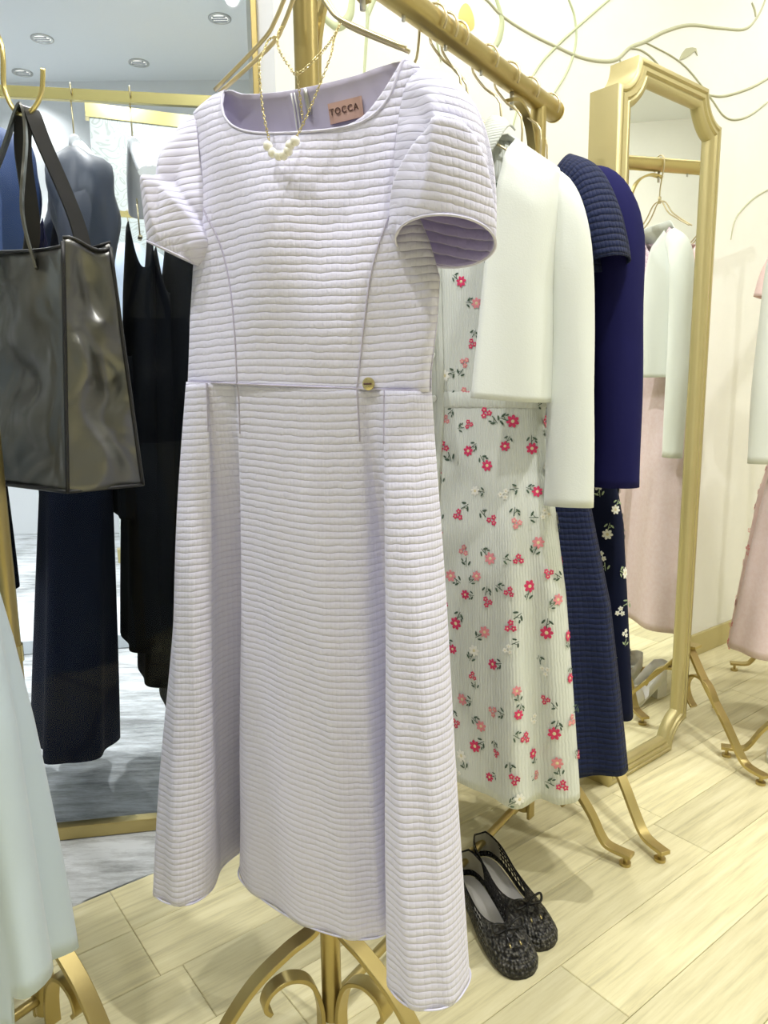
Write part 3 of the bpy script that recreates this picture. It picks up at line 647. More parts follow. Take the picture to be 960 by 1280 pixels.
for i in range(NR + 1):
    t = i / NR; row = []; ur = []                       # t = 0 hem, 1 waist
    for j in range(nc):
        g = 1 - t; q = wa[j] * (1 - g) + he[j] * g
        wv = 0.0030 * g * math.sin(j * 0.55 + t * 5) + 0.004 * math.sin(j * 0.21 + 7 * t) * g * t * 2 + 0.002 * math.sin(9 * t + j * 0.11) * (1 - t) * t * 4
        z = 0.25 + (zw(q[0]) - 0.25) * t
        q = np.array([q[0], wa[j][1] + (he[j][1] - wa[j][1]) * g ** 0.75]); pv = math.exp(-((j / NS - 4.7) / 0.7) ** 2) + math.exp(-((j / NS - 11.5) / 0.7) ** 2)
        wv -= 0.020 * pv * sm(0.06, 0.28, g) * (1 - 0.7 * g)
        row.append(LD(q[0], q[1] + wv, z)); ur.append((arcw[j], z + 0.004 * math.sin(q[0] * 24 + 1.2) * (0.5 + g)))
    P.append(row); UV.append(ur)
m = MB(); m.grid(P, UV, closed=True); skirt = m.build('skirt', [M['lav'], M['lining']], dress, solid=0.0022)
seam_m = plain('seam_thread', (0.55, 0.52, 0.68), 0.8)
for st in (3, 6, 10, 13):                                # the pleats are stitched down for a few centimetres below the waist
    MB().tube([Vector(P[i][st * NS]) + Vector((-sa, -ca, 0)) * 0.0006 for i in range(NR - 9, NR + 1)], 0.0009, 5).build('pleat_stitching', seam_m, skirt)
# rolled hem edge
MB().tube([LD(q[0], q[1], 0.2505) for q in he], 0.0013, 6, closed=True).build('hem', M['hemth'], skirt)
uL = L([(1.0, -.1995), (1.03, -.197), (1.10, -.191), (1.166, -.182), (1.20, -.176), (1.267, -.164), (1.325, -.167), (1.354, -.172), (1.4, -.172)])
uR = L([(1.0, .1505), (1.03, .151), (1.085, .158), (1.132, .161), (1.173, .148), (1.217, .128), (1.275, .124), (1.323, .130), (1.354, .144), (1.4, .144)])
def bod(s, z, back=False):
    f = min(max((z - 1.01) / 0.362, 0), 1); e = math.sin(PI * min(max(s, 0), 1)) ** 0.4
    u = uL(z) + (uR(z) - uL(z)) * s
    if back: return (u, -0.002 - 0.034 * e * math.sqrt(max(1 - f ** 6, 0)), z)
    v = (0.0305 + 0.012 * math.sin(PI * f) * math.sin(PI * s)) * e * math.sqrt(max(1 - f ** 7, 0)) + 0.0050 * (1 - f) ** 6
    v += (0.0065 * math.sin(26 * u + 1.0 + 3 * f) + 0.0045 * math.sin(47 * u - 6 * f)) * math.sin(PI * f) * e
    return (u, v, z)
def panel(top, back, name, mats, rows=64, cols=72, k0=0.0, off=0.0):
    us = [p[0] for p in top]; s_k = [(p[0] - top[0][0]) / (top[-1][0] - top[0][0]) for p in top]; zz = [p[1] for p in top]
    c = catmull(list(zip(s_k, zz)), 10); c.sort(key=lambda x: x[0]); xs = [x[0] for x in c]; ys = [x[1] for x in c]
    P = []; UV = []
    for i in range(rows + 1):
        row = []; ur = []
        for j in range(cols + 1):
            s = j / cols; zt = float(np.interp(s, xs, ys)); zb_ = zw(-.197 + .345 * s) - 0.001
            z = zb_ + (zt - zb_) * (k0 + (1 - k0) * i / rows); q = bod(s, z, back)
            row.append(LD(q[0], q[1] + off, q[2])); ur.append((q[0], z - 0.01 * (s - 0.5) ** 2 + 0.003 * math.sin(20 * q[0])))
        P.append(row); UV.append(ur)
    m = MB(); m.grid(P, UV, flip=back); return m.build(name, mats, dress, solid=0.0022)
TF = [(-.172, 1.352), (-.145, 1.364), (-.121, 1.373), (-.109, 1.337), (-.080, 1.314), (-.025, 1.300), (.028, 1.297), (.079, 1.303), (.107, 1.324), (.122, 1.363), (.134, 1.358), (.146, 1.349)]
TB = [(-.172, 1.352), (-.145, 1.364), (-.119, 1.374), (-.10, 1.369), (-.072, 1.366), (-.03, 1.364), (.02, 1.364), (.06, 1.365), (.085, 1.367), (.122, 1.366), (.146, 1.35)]
panel(TF, False, 'bodice_front', [M['lav'], M['lining']]); panel(TB, True, 'bodice_back', [M['lav'], M['lining']])
# neckline binding
c = catmull([(p[0], p[1]) for p in TF[2:10]], 8); 
MB().tube([LD(*((lambda q: (q[0], q[1] + 0.0005, q[2]))(bod((x[0] - uL(x[1])) / (uR(x[1]) - uL(x[1])), x[1])))) for x in c], 0.0015, 6).build('neck_binding', M['hemth'], dress)
def on_front(u, z, off=0.0008): q = bod((u - uL(z)) / (uR(z) - uL(z)), z); return LD(q[0], q[1] + off, q[2])
for pts in ([(-.162, 1.262), (-.15, 1.235), (-.125, 1.195), (-.108, 1.14), (-.100, 1.08), (-.099, 1.016)], [(.120, 1.225), (.105, 1.19), (.090, 1.14), (.080, 1.08), (.070, 1.01)]):
    MB().tube([on_front(x[0], x[1]) for x in catmull(pts, 8)], 0.0009, 5).build('seam', seam_m, dress)
MB().tube([on_front(uL(1.012) + (uR(1.012) - uL(1.012)) * k / 40, zw(-.197 + .345 * k / 40) + 0.0005) for k in range(1, 40)], 0.0010, 5).build('waist_seam', seam_m, dress)
# sleeves
def puff(sg, A0, C0, rA, rC, bul, name, seed):
    P = []; UV = []; n = 110; K = 60
    tri = lambda x: abs((x % 1.0) * 2 - 1) * 2 - 1
    for i in range(K + 1):
        k = i / K; row = []; ur = []
        for j in range(n):
            ph = 2 * PI * j / n; c, s = math.cos(ph), math.sin(ph)
            a = np.array([A0[0] + sg * 0.012 * c, rA[0] * s, A0[1] + rA[1] * c]); e = np.array([C0[0] + sg * rC[0] * c, C0[2] + rC[1] * s, C0[1] + C0[3] * s + C0[4] * c])
            b = (a + e) / 2 + (1 + c) / 2 * np.array([sg * bul[0], 0, bul[1]]) + np.array([sg * 0.012 * abs(s), 0.042 * s, 0.012 * abs(s)])
            q = a * (1 - k) ** 2 + b * 2 * k * (1 - k) + e * k * k
            # folds that run from the sleeve head, one diagonal crease across the front, small gathers at the seam
            fold_ = lambda d, w_: math.tanh(d / 0.07) * math.exp(-abs(d) / w_)
            win = math.sin(PI * min(max(k, 0), 1)) ** 0.7
            d1 = ph - (0.78 + 1.1 * k); d2 = ph - (2.45 - 2.6 * k); d3 = ph - (2.2 + 0.5 * k)
            fd = win * (-0.013 * fold_(d1, 0.45) * (1 - k) * 1.5 + 0.012 * fold_(d2, 0.5) + 0.006 * fold_(d3, 0.3) * k)
            fd += 0.004 * tri(ph * 9 / (2 * PI) + seed) * math.exp(-k / 0.25) * min(k * 8, 1)
            o_ = np.array([sg * max(c, -0.2), s, 0.6 * max(c, 0)]); o_ = o_ / (np.linalg.norm(o_) + 1e-6)
            q = q + o_ * fd
            row.append(LD(*q)); ur.append((ph * 0.055, q[2] + 0.25 * q[0] * sg))
        P.append(row); UV.append(ur)
    m = MB(); m.grid(P, UV, closed=True, flip=(sg < 0)); o = m.build(name, [M['lav'], M['lining2']], dress, solid=0.0022)
    MB().tube([Vector(p) for p in P[-1]], 0.0014, 6, closed=True).build('cuff_hem', M['hemth'], o)
    return o
puff(1, (.112, 1.262), (.172, 1.166, .012, .018, .002), (.014, .088), (.055, .054), (.054, .088), 'sleeve', 0.1)
puff(-1, (-.150, 1.262), (-.199, 1.182, .006, .008, .016), (.014, .090), (.036, .046), (.022, .050), 'sleeve', 0.55)
# size label, zip and charm
m = MB(); lz = [(0.012, 1.3425), (0.058, 1.3435), (0.059, 1.322), (0.013, 1.321)]
def on_back(u, z, off): q = bod((u - uL(z)) / (uR(z) - uL(z)), z, True); return LD(q[0], q[1] + off, q[2])
m.add([on_back(x, z, 0.0045) for x, z in lz] + [on_back(x, z, 0.0035) for x, z in lz], [(3, 2, 1, 0), (4, 5, 6, 7), (0, 1, 5, 4), (1, 2, 6, 5), (2, 3, 7, 6), (3, 0, 4, 7)])
lab = m.build('brand_label', M['tag_pink'], dress, smooth=False); lab['label'] = 'pink woven neck label'
tc_ = bpy.data.curves.new('label_lettering', 'FONT'); tc_.body = 'TOCCA'; tc_.size = 0.0098; tc_.space_character = 1.25; tc_.align_x = 'CENTER'; tc_.align_y = 'CENTER'; tc_.extrude = 0.0002; tc_.offset = 0.00012
to = bpy.data.objects.new('tmp_text', tc_); C.objects.link(to); bpy.context.view_layer.update()
tm = bpy.data.meshes.new_from_object(to.evaluated_get(bpy.context.evaluated_depsgraph_get())); C.objects.unlink(to); bpy.data.objects.remove(to)
tm.materials.clear(); tm.materials.append(M['ink'])
lt = bpy.data.objects.new('lettering', tm); C.objects.link(lt); c0 = Vector(on_back(0.0330, 1.3345, 0.0052))
Ux = Vector((ca, -sa, 0)); Nx = Vector((-sa, -ca, 0))
lq = [Vector(on_back(x, z, 0.0045)) for x, z in lz]; Lx = (lq[1] - lq[0]).normalized(); Lz = (lq[0] - lq[3]); Lz = (Lz - Lx * Lz.dot(Lx)).normalized(); Ln_ = Lx.cross(Lz)
c0 = (lq[0] + lq[1] + lq[2] + lq[3]) / 4 + Ln_ * 0.0004 - Lx * 0.002 + Lz * 0.001
lt.matrix_world = Matrix(((Lx.x, Lz.x, Ln_.x, c0.x), (Lx.y, Lz.y, Ln_.y, c0.y), (Lx.z, Lz.z, Ln_.z, c0.z), (0, 0, 0, 1)))
mw = lt.matrix_world.copy(); lt.parent = lab; lt.matrix_parent_inverse = Matrix.Identity(4); lt.matrix_world = mw
m = MB()
for u_ in (-0.034, -0.0295): m.tube([on_back(u_, z, 0.004) for z in np.linspace(1.20, 1.360, 12)], 0.0012, 6)
m.build('zip_tape', M['whiteh'], dress)
MB().tube([on_back(-0.0145, z, 0.004) for z in np.linspace(1.335, 1.362, 4)], [0.003, 0.0035, 0.0035, 0.002], 8).build('zip_pull', M['steel'], dress)
m = MB(); cc = Vector(on_front(0.085, 1.0145, 0.002)); nn = Nx
m.tube([cc - nn * 0.001, cc + nn * 0.0015, cc + nn * 0.0022], [0.0075, 0.0075, 0.006], 20); ch = m.build('charm', M['gold'], dress, angle=40)
MB().tube([cc + nn * 0.0022 - Ux * 0.005, cc + nn * 0.0024 + Ux * 0.005], 0.0012, 6).build('charm_relief', M['ink'], ch)
HB = P1 - RD * 0.071
wire_hanger(Frame(HB, (ca, -sa), (-sa, -ca)), 1.57, 0.020, 0.053, 0.128, 1.374, 'gold double wire hanger inside the lavender dress neckline', 'gold wire hangers', zn=1.470, w=0.008, r=0.0026, k=0.72)
# necklace hung on that hanger
neck = empty('pearl_necklace', LD(0, .045, 1.27), 'fine gold chain necklace with small pearls draped over the hanger', 'necklace')
def chain(pts, name):
    c = catmull(pts, 14); m = MB(); pos = [Vector(LD(*p)) for p in c]; d_ = [0]
    for i in range(1, len(pos)): d_.append(d_[-1] + (pos[i] - pos[i - 1]).length)
    step = 0.0038; s = 0; k = 0
    while s < d_[-1]:
        i = min(max(int(np.searchsorted(d_, s)), 1), len(pos) - 1); f = (s - d_[i - 1]) / max(d_[i] - d_[i - 1], 1e-9)
        p = pos[i - 1].lerp(pos[i], f); t = (pos[i] - pos[i - 1]).normalized()
        a = t.cross(Nx).normalized(); b = t.cross(a)
        side = a if k % 2 == 0 else (a * 0.35 + b * 0.94)
        m.tube([p + t * 0.0027 * math.cos(2 * PI * q / 8) + side * 0.0015 * math.sin(2 * PI * q / 8) for q in range(8)], 0.00055, 4, closed=True)
        s += step; k += 1
    return m.build(name, M['gold'], neck)
chain([(-.046, .0, 1.4195), (-.047, .014, 1.410), (-.044, .03, 1.39), (-.040, .045, 1.37), (-.030, .056, 1.32), (-.0215, .058, 1.285)], 'chain')
chain([(.040, .0, 1.4165), (.045, .014, 1.405), (.048, .03, 1.385), (.050, .045, 1.36), (.030, .056, 1.31), (.0140, .058, 1.284)], 'chain')
chain([(-.036, .0, 1.4285), (-.033, .014, 1.415), (-.024, .028, 1.392), (-.003, .04, 1.365), (.010, .045, 1.354), (.030, .04, 1.367), (.040, .02, 1.392), (.042, .002, 1.4155)], 'chain')
chain([(.010, .046, 1.353), (.009, .04, 1.335), (.006, .03, 1.312)], 'extender_chain')
for u_, z_ in ((-.0225, 1.2795), (-.0165, 1.2715), (-.0085, 1.2675), (-.002, 1.2670), (.004, 1.2705), (.0065, 1.2760), (.0135, 1.2795)):
    q = LD(u_, .060, z_); m = MB(); m.ball(q, 0.0054, 16, 10); m.build('pearl', M['pearl'], neck)

# ================================================================== GARMENTS ON THE MAIN RACK
def fr_at(s): return Frame(P1 + RD * s, RW, -RD)
HG = 'gold wire hangers'
# --- grey floral dress
FF = fr_at(0.37)
def fold_f(th, t):
    g = 1 - sm(0.0, 0.62, t); return g * (0.020 * math.sin(7 * th + 0.6) + 0.008 * math.sin(13 * th + 2.0))
neckz = lambda c, n: 1.402 - 0.10 * max(abs(c) - 0.32, 0) ** 1.2 - (0.055 * max(0, 1 - (abs(c) / 0.34) ** 2) if n > 0 else 0.012)
fl = empty('floral_dress', FF(0.03, 0, 0.30), 'long pale grey button front dress embroidered with red and white flowers', 'dress')
SH = Shell(FF, L([(0, .222), (.35, .19), (.63, .148), (.70, .152), (.85, .182), (.96, .182), (1, .165)]), L([(0, .082), (.35, .07), (.63, .040), (.85, .046), (.96, .03), (1, .012)]),
           neckz, lambda c, n: 0.305 + 0.006 * c, 0.022, fold_f)
SH.build('dress_body', M['seer'], fl, 120, 70)
m = MB()   # waistband
P = [[SH.pos(2 * PI * j / 72, SH.t_at(2 * PI * j / 72, z_), o_) for j in range(72)] for z_, o_ in ((.975, .0005), (.978, .003), (.999, .003), (1.002, .0005))]
m.grid(P, closed=True, flip=True); m.build('waistband', M['seer'], fl)
# placket and buttons
tp = [k / 60 * 0.93 + 0.02 for k in range(61)]
P = [[SH.pos(th, t, 0.0035) for th in (1.62, 1.66, 1.75, 1.80)] for t in tp]; UVp = [[(0.01 * k, p[2]) for k, p in enumerate(r_)] for r_ in P]
m = MB(); m.grid(P, UVp, flip=True); m.build('placket', M['seer'], fl, solid=0.0025)
for k in range(13):
    t = 0.10 + 0.068 * k; q = Vector(SH.pos(1.705, t, 0.006)); nn = -RD
    m = MB(); m.tube([q, q + nn * 0.002, q + nn * 0.003], [0.0058, 0.0058, 0.004], 16); m.build('button', M['button'], fl, angle=40)
flowers(SH, fl, 9000, 0.040, 0.0118, ['red', 'red', 'rose', 'white'], 'leaf', (-0.5, PI + 0.4), (0.01, 0.93))
# collar wings
for sg in (1, -1):
    c_in = catmull([FF(0.022 + sg * 0.008, 0.046, 1.335), FF(0.022 + sg * 0.038, 0.040, 1.392), FF(0.022 + sg * 0.055, 0.020, 1.428), FF(0.022 + sg * 0.05, -0.012, 1.436)], 8)
    c_out = catmull([FF(0.022 + sg * 0.028, 0.056, 1.318), FF(0.022 + sg * 0.075, 0.055, 1.365), FF(0.022 + sg * 0.090, 0.030, 1.405), FF(0.022 + sg * 0.082, -0.012, 1.412)], 8)
    P = [[tuple(a), tuple(a * 0.5 + b * 0.5 + np.array((0, 0, 0.004))), tuple(b)] for a, b in zip(c_in, c_out)]
    UVp = [[(p[2], 0.02 * k) for k, p in enumerate(r_)] for r_ in P]
    m = MB(); m.grid(P, UVp, flip=(sg > 0)); m.build('collar', M['seer'], fl, solid=0.003)
wire_hanger(FF, 1.57, 0.020, 0.022, 0.14, 1.345, 'gold wire hanger holding the grey floral dress', HG, zn=1.452)
# --- ivory cardigan draped over the floral dress
CF = fr_at(0.335)
card = empty('ivory_cardigan', CF(0.03, 0, 1.0), 'ivory long sleeve cardigan draped open over the grey floral dress', 'cardigan')
th_open = lambda t: (math.radians(69 - 12 * t), math.radians(97 + 26 * t - 360))
SC = Shell(CF, L([(0, .166), (.5, .166), (.85, .174), (1, .170)]), L([(0, .100), (.5, .092), (.80, .080), (.93, .060), (1, .022)]),
           lambda c, n: 1.402 - 0.13 * max(abs(c) - 0.45, 0), lambda c, n: 1.000 - 0.016 * c, 0.030, lambda th, t: 0.006 * math.sin(5 * th + 1.0) * (1 - t), thr=th_open)
SC.build('cardigan_body', M['ivory'], card, 90, 36, solid=0.003, closed=False)
for sg in (1, -1):
    c0 = 0.030
    pth = [(c0 + sg * .118, -.020, 1.318), (c0 + sg * .156, -.020, 1.300), (c0 + sg * .178, -.020, 1.235), (c0 + sg * .188, -.022, 1.10), (c0 + sg * .194, -.014, .95), (c0 + sg * .198, -.006, .82)]
    limb(pth, [(.022, .022), (.030, .028), (.034, .030), (.035, .028), (.038, .024), (.041, .020)], 'sleeve', M['ivory'], card, CF, wob=0.025, seed=sg)
wire_hanger(CF, 1.57, 0.020, 0.030, 0.140, 1.335, 'gold wire hanger under the ivory cardigan on the main rack', HG, zn=1.435)
# --- empty-looking hanger nearest the lavender dress
wire_hanger(fr_at(0.30), 1.57, 0.020, -0.045, 0.11, 1.34, 'gold wire hanger on the bar just behind the lavender sleeve', HG, zn=1.40)
# --- navy ribbed dress
NF = fr_at(0.475)
nq = empty('navy_ribbed_dress', NF(0.03, 0, 0.30), 'navy blue ribbed short sleeve dress behind the ivory cardigan', 'dress')
SN = Shell(NF, L([(0, .262), (.3, .222), (.62, .150), (.85, .165), (1, .155)]), L([(0, .075), (.4, .06), (.62, .04), (.85, .04), (1, .012)]), neckz, lambda c, n: 0.295 + 0.03 * (c > 0) * c, 0.03,
           lambda th, t: (1 - sm(0, .6, t)) * 0.016 * math.sin(6 * th + 1.6))
SN.build('dress_body', M['navyq'], nq, 110, 60)
for sg in (1, -1):
    limb([(0.03 + sg * .115, 0, 1.365), (0.03 + sg * .155, .004, 1.335), (0.03 + sg * .185, .008, 1.275), (0.03 + sg * .203, .010, 1.205)], [(.03, .02), (.036, .045), (.036, .055), (.036, .052)], 'sleeve', M['navyq'], nq, NF, wob=0.02, seed=2)
wire_hanger(NF, 1.57, 0.020, 0.03, 0.14, 1.335, 'gold wire hanger holding the navy ribbed dress', HG, zn=1.425)
# --- royal navy jacket
JF = fr_at(0.56)
jk = empty('navy_jacket', JF(0.03, 0, 0.85), 'plain royal navy long sleeve jacket behind the ribbed dress', 'jacket')
SJ = Shell(JF, L([(0, .19), (.5, .175), (.85, .18), (1, .165)]), L([(0, .05), (.5, .05), (.85, .05), (1, .014)]), neckz, lambda c, n: 0.86, 0.03, lambda th, t: 0.004 * math.sin(5 * th))
SJ.build('jacket_body', M['royal'], jk, 80, 30)
for sg in (1, -1):
    limb([(0.03 + sg * .12, 0, 1.365), (0.03 + sg * .165, .004, 1.335), (0.03 + sg * .192, .008, 1.26), (0.03 + sg * .198, .012, 1.12), (0.03 + sg * .204, .016, .97), (0.03 + sg * .206, .02, .83)], [(.03, .02), (.036, .044), (.040, .052), (.040, .050), (.041, .046), (.043, .042)], 'sleeve', M['royal'], jk, JF, wob=0.02, seed=4)
wire_hanger(JF, 1.57, 0.020, 0.03, 0.14, 1.335, 'gold wire hanger holding the royal navy jacket', HG, zn=1.425)
# --- midnight floral dress
XF = fr_at(0.645)
nf = empty('midnight_floral_dress', XF(0.03, 0, 0.35), 'midnight blue dress with white flower sprays at the far end of the rack', 'dress')
SX = Shell(XF, L([(0, .225), (.4, .19), (.62, .145), (.85, .165), (1, .155)]), L([(0, .06), (.4, .05), (.62, .04), (.85, .04), (1, .012)]), neckz, lambda c, n: 0.352, 0.03, lambda th, t: (1 - sm(0, .6, t)) * 0.010 * math.sin(6 * th + 0.5))
SX.build('dress_body', M['navyf'], nf, 96, 50)
flowers(SX, nf, 5000, 0.048, 0.0120, ['white', 'white'], 'leafp', (-0.9, 1.7), (0.01, 0.6), seed=9)
for sg in (1, -1):
    limb([(0.03 + sg * .12, 0, 1.365), (0.03 + sg * .15, .0, 1.325), (0.03 + sg * .165, .0, 1.25), (0.03 + sg * .170, .0, 1.05)], [(.03, .02), (.028, .034), (.026, .034), (.026, .032)], 'sleeve', M['navyf'], nf, XF, wob=0.02, seed=5)
wire_hanger(XF, 1.57, 0.020, 0.03, 0.14, 1.335, 'gold wire hanger holding the midnight floral dress', HG, zn=1.425)
wire_hanger(fr_at(0.745), 1.57, 0.020, 0.0, 0.15, 1.31, 'empty gold wire hanger at the far end of the main rack', HG, zn=1.39)

# ================================================================== SHOES
def shoe(toe, heel, label, group, side):
    toe = Vector((*toe, 0)); heel = Vector((*heel, 0)); ex = (toe - heel).normalized(); ey = Vector((-ex.y, ex.x, 0)); Ln = (toe - heel).length
    o = empty('ballet_flat', tuple((toe + heel) / 2), label, 'shoe', group)
    wd = L([(0, .0), (.015, .014), (.05, .022), (.12, .0265), (.25, .029), (.42, .031), (.60, .037), (.72, .040), (.84, .0395), (.92, .035), (.97, .025), (.99, .015), (1.0, .0)])
    zf = lambda x: 0.024 * (1 - sm(0.10, 0.62, x)) + 0.004
    W_ = lambda x, y, z: tuple(heel + ex * x * Ln + ey * y + Vector((0, 0, z)))
    n = 64
    def base(j):                         # outline of the sole: j = 0 heel centre, n/2 toe tip
        f = j / n; sd = 1 if f < 0.5 else -1; g = f * 2 if f < 0.5 else (1 - f) * 2; x = 0.5 - 0.5 * math.cos(PI * g); return (x, sd * wd(x))
    def top(j):
        f = j / n; sd = 1 if f < 0.5 else -1; g = f * 2 if f < 0.5 else (1 - f) * 2; x = 0.012 + 0.675 * (0.5 - 0.5 * math.cos(PI * g))
        q = (x - 0.012) / 0.675; wv = 0.0285 * (1 - abs(2 * q - 0.92) ** 3.2) ** 0.55 if abs(2 * q - 0.92) < 1 else 0.0
        wv = max(wv, 0) * (1.0 if q < 0.85 else 1.0)
        z = zf(x) + L([(0, .060), (.10, .050), (.30, .040), (.5, .037), (.648, .038)])(x)
        return (x, sd * wv, z)
    def up_(j, k):
        bx, by = base(j % n); tx, ty, tz = top(j % n); bz = zf(bx) + 0.002
        cx, cy, cz = bx * 0.97 + 0.03 * tx + (0.03 if bx > 0.9 else 0), by * 1.06, bz + 0.030
        a, b, c = (1 - k) ** 2, 2 * k * (1 - k), k * k
        return Vector(W_(bx * a + cx * b + tx * c, by * a + cy * b + ty * c, bz * a + cz * b + tz * c))
    rows = 6; lat = MB(); toe_ = MB()
    for j in range(n):
        for i in range(rows):
            q = [up_(j, i / rows), up_(j + 1, i / rows), up_(j + 1, (i + 1) / rows), up_(j, (i + 1) / rows)]
            solid = base(j)[0] > 0.74 or i == 0 or (i == rows - 1 and base(j)[0] < 0.6) or base(j)[0] < 0.04
            if solid:
                (toe_ if base(j)[0] > 0.74 else lat).add(q, [(0, 1, 2, 3)])
            else:
                c = (q[0] + q[1] + q[2] + q[3]) / 4; hole = []
                for k in range(8):
                    a = 2 * PI * (k + 0.5) / 8; x, y = math.cos(a) * 0.78, math.sin(a) * 0.78
                    hole.append(c + ((q[1] - q[0] + q[2] - q[3]) / 4) * x + ((q[3] - q[0] + q[2] - q[1]) / 4) * y)
                mid = [(q[3] + q[2]) / 2, (q[0] + q[3]) / 2, (q[0] + q[1]) / 2, (q[1] + q[2]) / 2]
                ring = [(q[1] + q[2]) / 2, q[2], (q[2] + q[3]) / 2, q[3], (q[3] + q[0]) / 2, q[0], (q[0] + q[1]) / 2, q[1]]
                vv = ring + hole; ff = []
                for k in range(8): ff.append((k, (k + 1) % 8, 8 + (k) % 8)); ff.append((8 + k, (k + 1) % 8, 8 + (k + 1) % 8))
                lat.add(vv, ff)
    lat.build('woven_upper', M['shoe'], o, solid=0.0014); toe_.build('toe_cap', M['shoew'], o, solid=0.0014)
    MB().tube([up_(j, 1.0) for j in range(n)], 0.0016, 6, closed=True).build('topline_piping', M['shoe'], o)
    vv = [W_(base(j)[0], base(j)[1] * 0.97, zf(base(j)[0])) for j in range(n)]; vb = [W_(base(j)[0], base(j)[1] * 0.95, max(zf(base(j)[0]) - 0.004, 0.0005)) for j in range(n)]
    def strip(pts_a, pts_b):             # fill an outline as quads from side to side
        ff = []
        for j in range(n // 2): ff.append((j, j + 1, (n - j - 1) % n, (n - j) % n))
        return ff
    m = MB(); m.add(vv + vb, strip(vv, vb) + [tuple(reversed([i + n for i in f])) for f in strip(vv, vb)] + [(j, n + j, n + (j + 1) % n, (j + 1) % n) for j in range(n)]); m.build('sole', M['sole'], o, smooth=False)
    vi = [W_(base(j)[0] * 0.97 + 0.01, base(j)[1] * 0.90, zf(base(j)[0]) + 0.0025) for j in range(n)]
    m = MB(); m.add(vi, strip(vi, vi)); m.build('insole', M['insole'], o)
    hb = [W_(x, y, 0) for x, y in ((.01, 0), (.03, .016), (.10, .022), (.19, .022), (.21, 0), (.19, -.022), (.10, -.022), (.03, -.016))]; ht = [(p[0], p[1], 0.0255) for p in hb]
    m = MB(); m.add(hb + ht, [tuple(reversed(range(8))), tuple(range(8, 16))] + [(j, (j + 1) % 8, 8 + (j + 1) % 8, 8 + j) for j in range(8)]); m.build('heel', M['sole'], o, smooth=False)
    P = []
    for k in (0.25, 0.5, 0.75, 0.97):
        row = []
        for j in range(-9, 10):
            p = up_(j % n, k); c = Vector(W_(0.12, 0, p.z)); d = (c - p); d.z = 0; row.append(p + d.normalized() * 0.002)
        P.append(row)
    m = MB(); m.grid(P); m.build('heel_lining', M['shoelin'], o)
    # bow
    q0 = up_(n // 2, 1.0) + ex * 0.010 + Vector((0, 0, 0.004)); bow = MB()
    for sg in (-1, 1):
        c = catmull([q0, q0 + ey * sg * 0.012 + Vector((0, 0, 0.014)) + ex * 0.002, q0 + ey * sg * 0.029 + Vector((0, 0, 0.015)), q0 + ey * sg * 0.026 + Vector((0, 0, 0.002)) + ex * 0.005, q0], 6)
        bow.tube(c, 0.0023, 6)
    bow.ball(q0, 0.0042, 10, 6); bo = bow.build('bow', M['shoe'], o)
    for sg in (-1, 1):
        c = catmull([q0, q0 + ey * sg * 0.008 + ex * 0.012 + Vector((0, 0, 0.002)), q0 + ey * sg * 0.010 + ex * 0.026 + Vector((0, 0, -0.006))], 6)
        MB().tube(c, 0.0013, 6).build('bow_tail', M['shoe'], bo)
        e_ = Vector(c[-1]); t_ = (Vector(c[-1]) - Vector(c[-3])).normalized(); MB().tube([e_, e_ + t_ * 0.008], 0.0017, 8).build('gold_tip', M['gold'], bo)
    return o
shoe((.236, 1.118), (.150, 1.352), 'black woven ballet flat with bow, nearer one beside the dress hem', 'pair of ballet flats', 1)
shoe((.287, 1.182), (.192, 1.412), 'black woven ballet flat with bow, farther one of the pair', 'pair of ballet flats', -1)

# ================================================================== TOTE BAG ON THE LEFT RACK
CB = Vector((-0.432, 1.005, 0)); dL = Vector((-0.155, 0.108, 0)).normalized(); dG = Vector((0.077, 0.068, 0)).normalized()
bag = empty('tote_bag', tuple(CB + dL * 0.16 + dG * 0.05 + Vector((0, 0, 0.872))), 'shiny black nylon tote bag hanging by its straps on the left', 'bag')
ZB, ZT = 0.872, 1.203
def bagp(a, z, which):       # a along the outline piece, which: 0 front, 1 near gusset, 2 back, 3 far gusset
    h = (z - ZB) / (ZT - ZB); g = 0.108 - 0.046 * h; wl = 0.33 - 0.02 * h
    A = CB + dL * 0.006 * (1 - h) + Vector((0.018 * h, 0, 0)); B = A + dG * g; D = A + dL * wl; E = D + dG * g
    p, q = [(D, A), (A, B), (B, E), (E, D)][which]
    return p.lerp(q, a)
def bagz(a, z, which): return bagp(a, z, which) + Vector((0, 0, z))
rb_ = random.Random(11)
def crease(a, h, seed):
    return 0.013 * math.sin(5 * a + 3 * h + seed) * math.sin(PI * min(max(a, 0), 1)) + 0.010 * math.sin(13 * h - 4 * a + seed * 2) * math.sin(PI * a) + 0.004 * math.sin(23 * (h + 0.4 * a) + seed) * math.sin(PI * a)
bag_n = [Vector((-dL.y, dL.x, 0)), Vector((dG.y, -dG.x, 0)), Vector((dL.y, -dL.x, 0)), Vector((-dG.y, dG.x, 0))]
if bag_n[0].y > 0: bag_n[0] = -bag_n[0]; bag_n[2] = -bag_n[2]
for wh, nm in enumerate(('front_panel', 'side_gusset', 'back_panel', 'side_gusset')):
    P = []
    for i in range(33):
        h = i / 32; z = ZB + (ZT - ZB) * h
        P.append([tuple(bagz(j / 24, z, wh) + bag_n[wh] * crease(j / 24, h, wh * 2.1 + 0.5) * (1 if wh != 1 else -0.9) * (0.25 + 0.75 * math.sin(PI * min(max(h, 0.02), 0.98))) + Vector((0, 0, 0.006 * math.sin(5 * j / 24 + wh) * h))) for j in range(25)])
    m = MB(); m.grid(P); m.build(nm, M['nylon'], bag, solid=0.0015)
c4 = [bagp(0, ZB, 0), bagp(0, ZB, 1), bagp(0, ZB, 2), bagp(0, ZB, 3)]
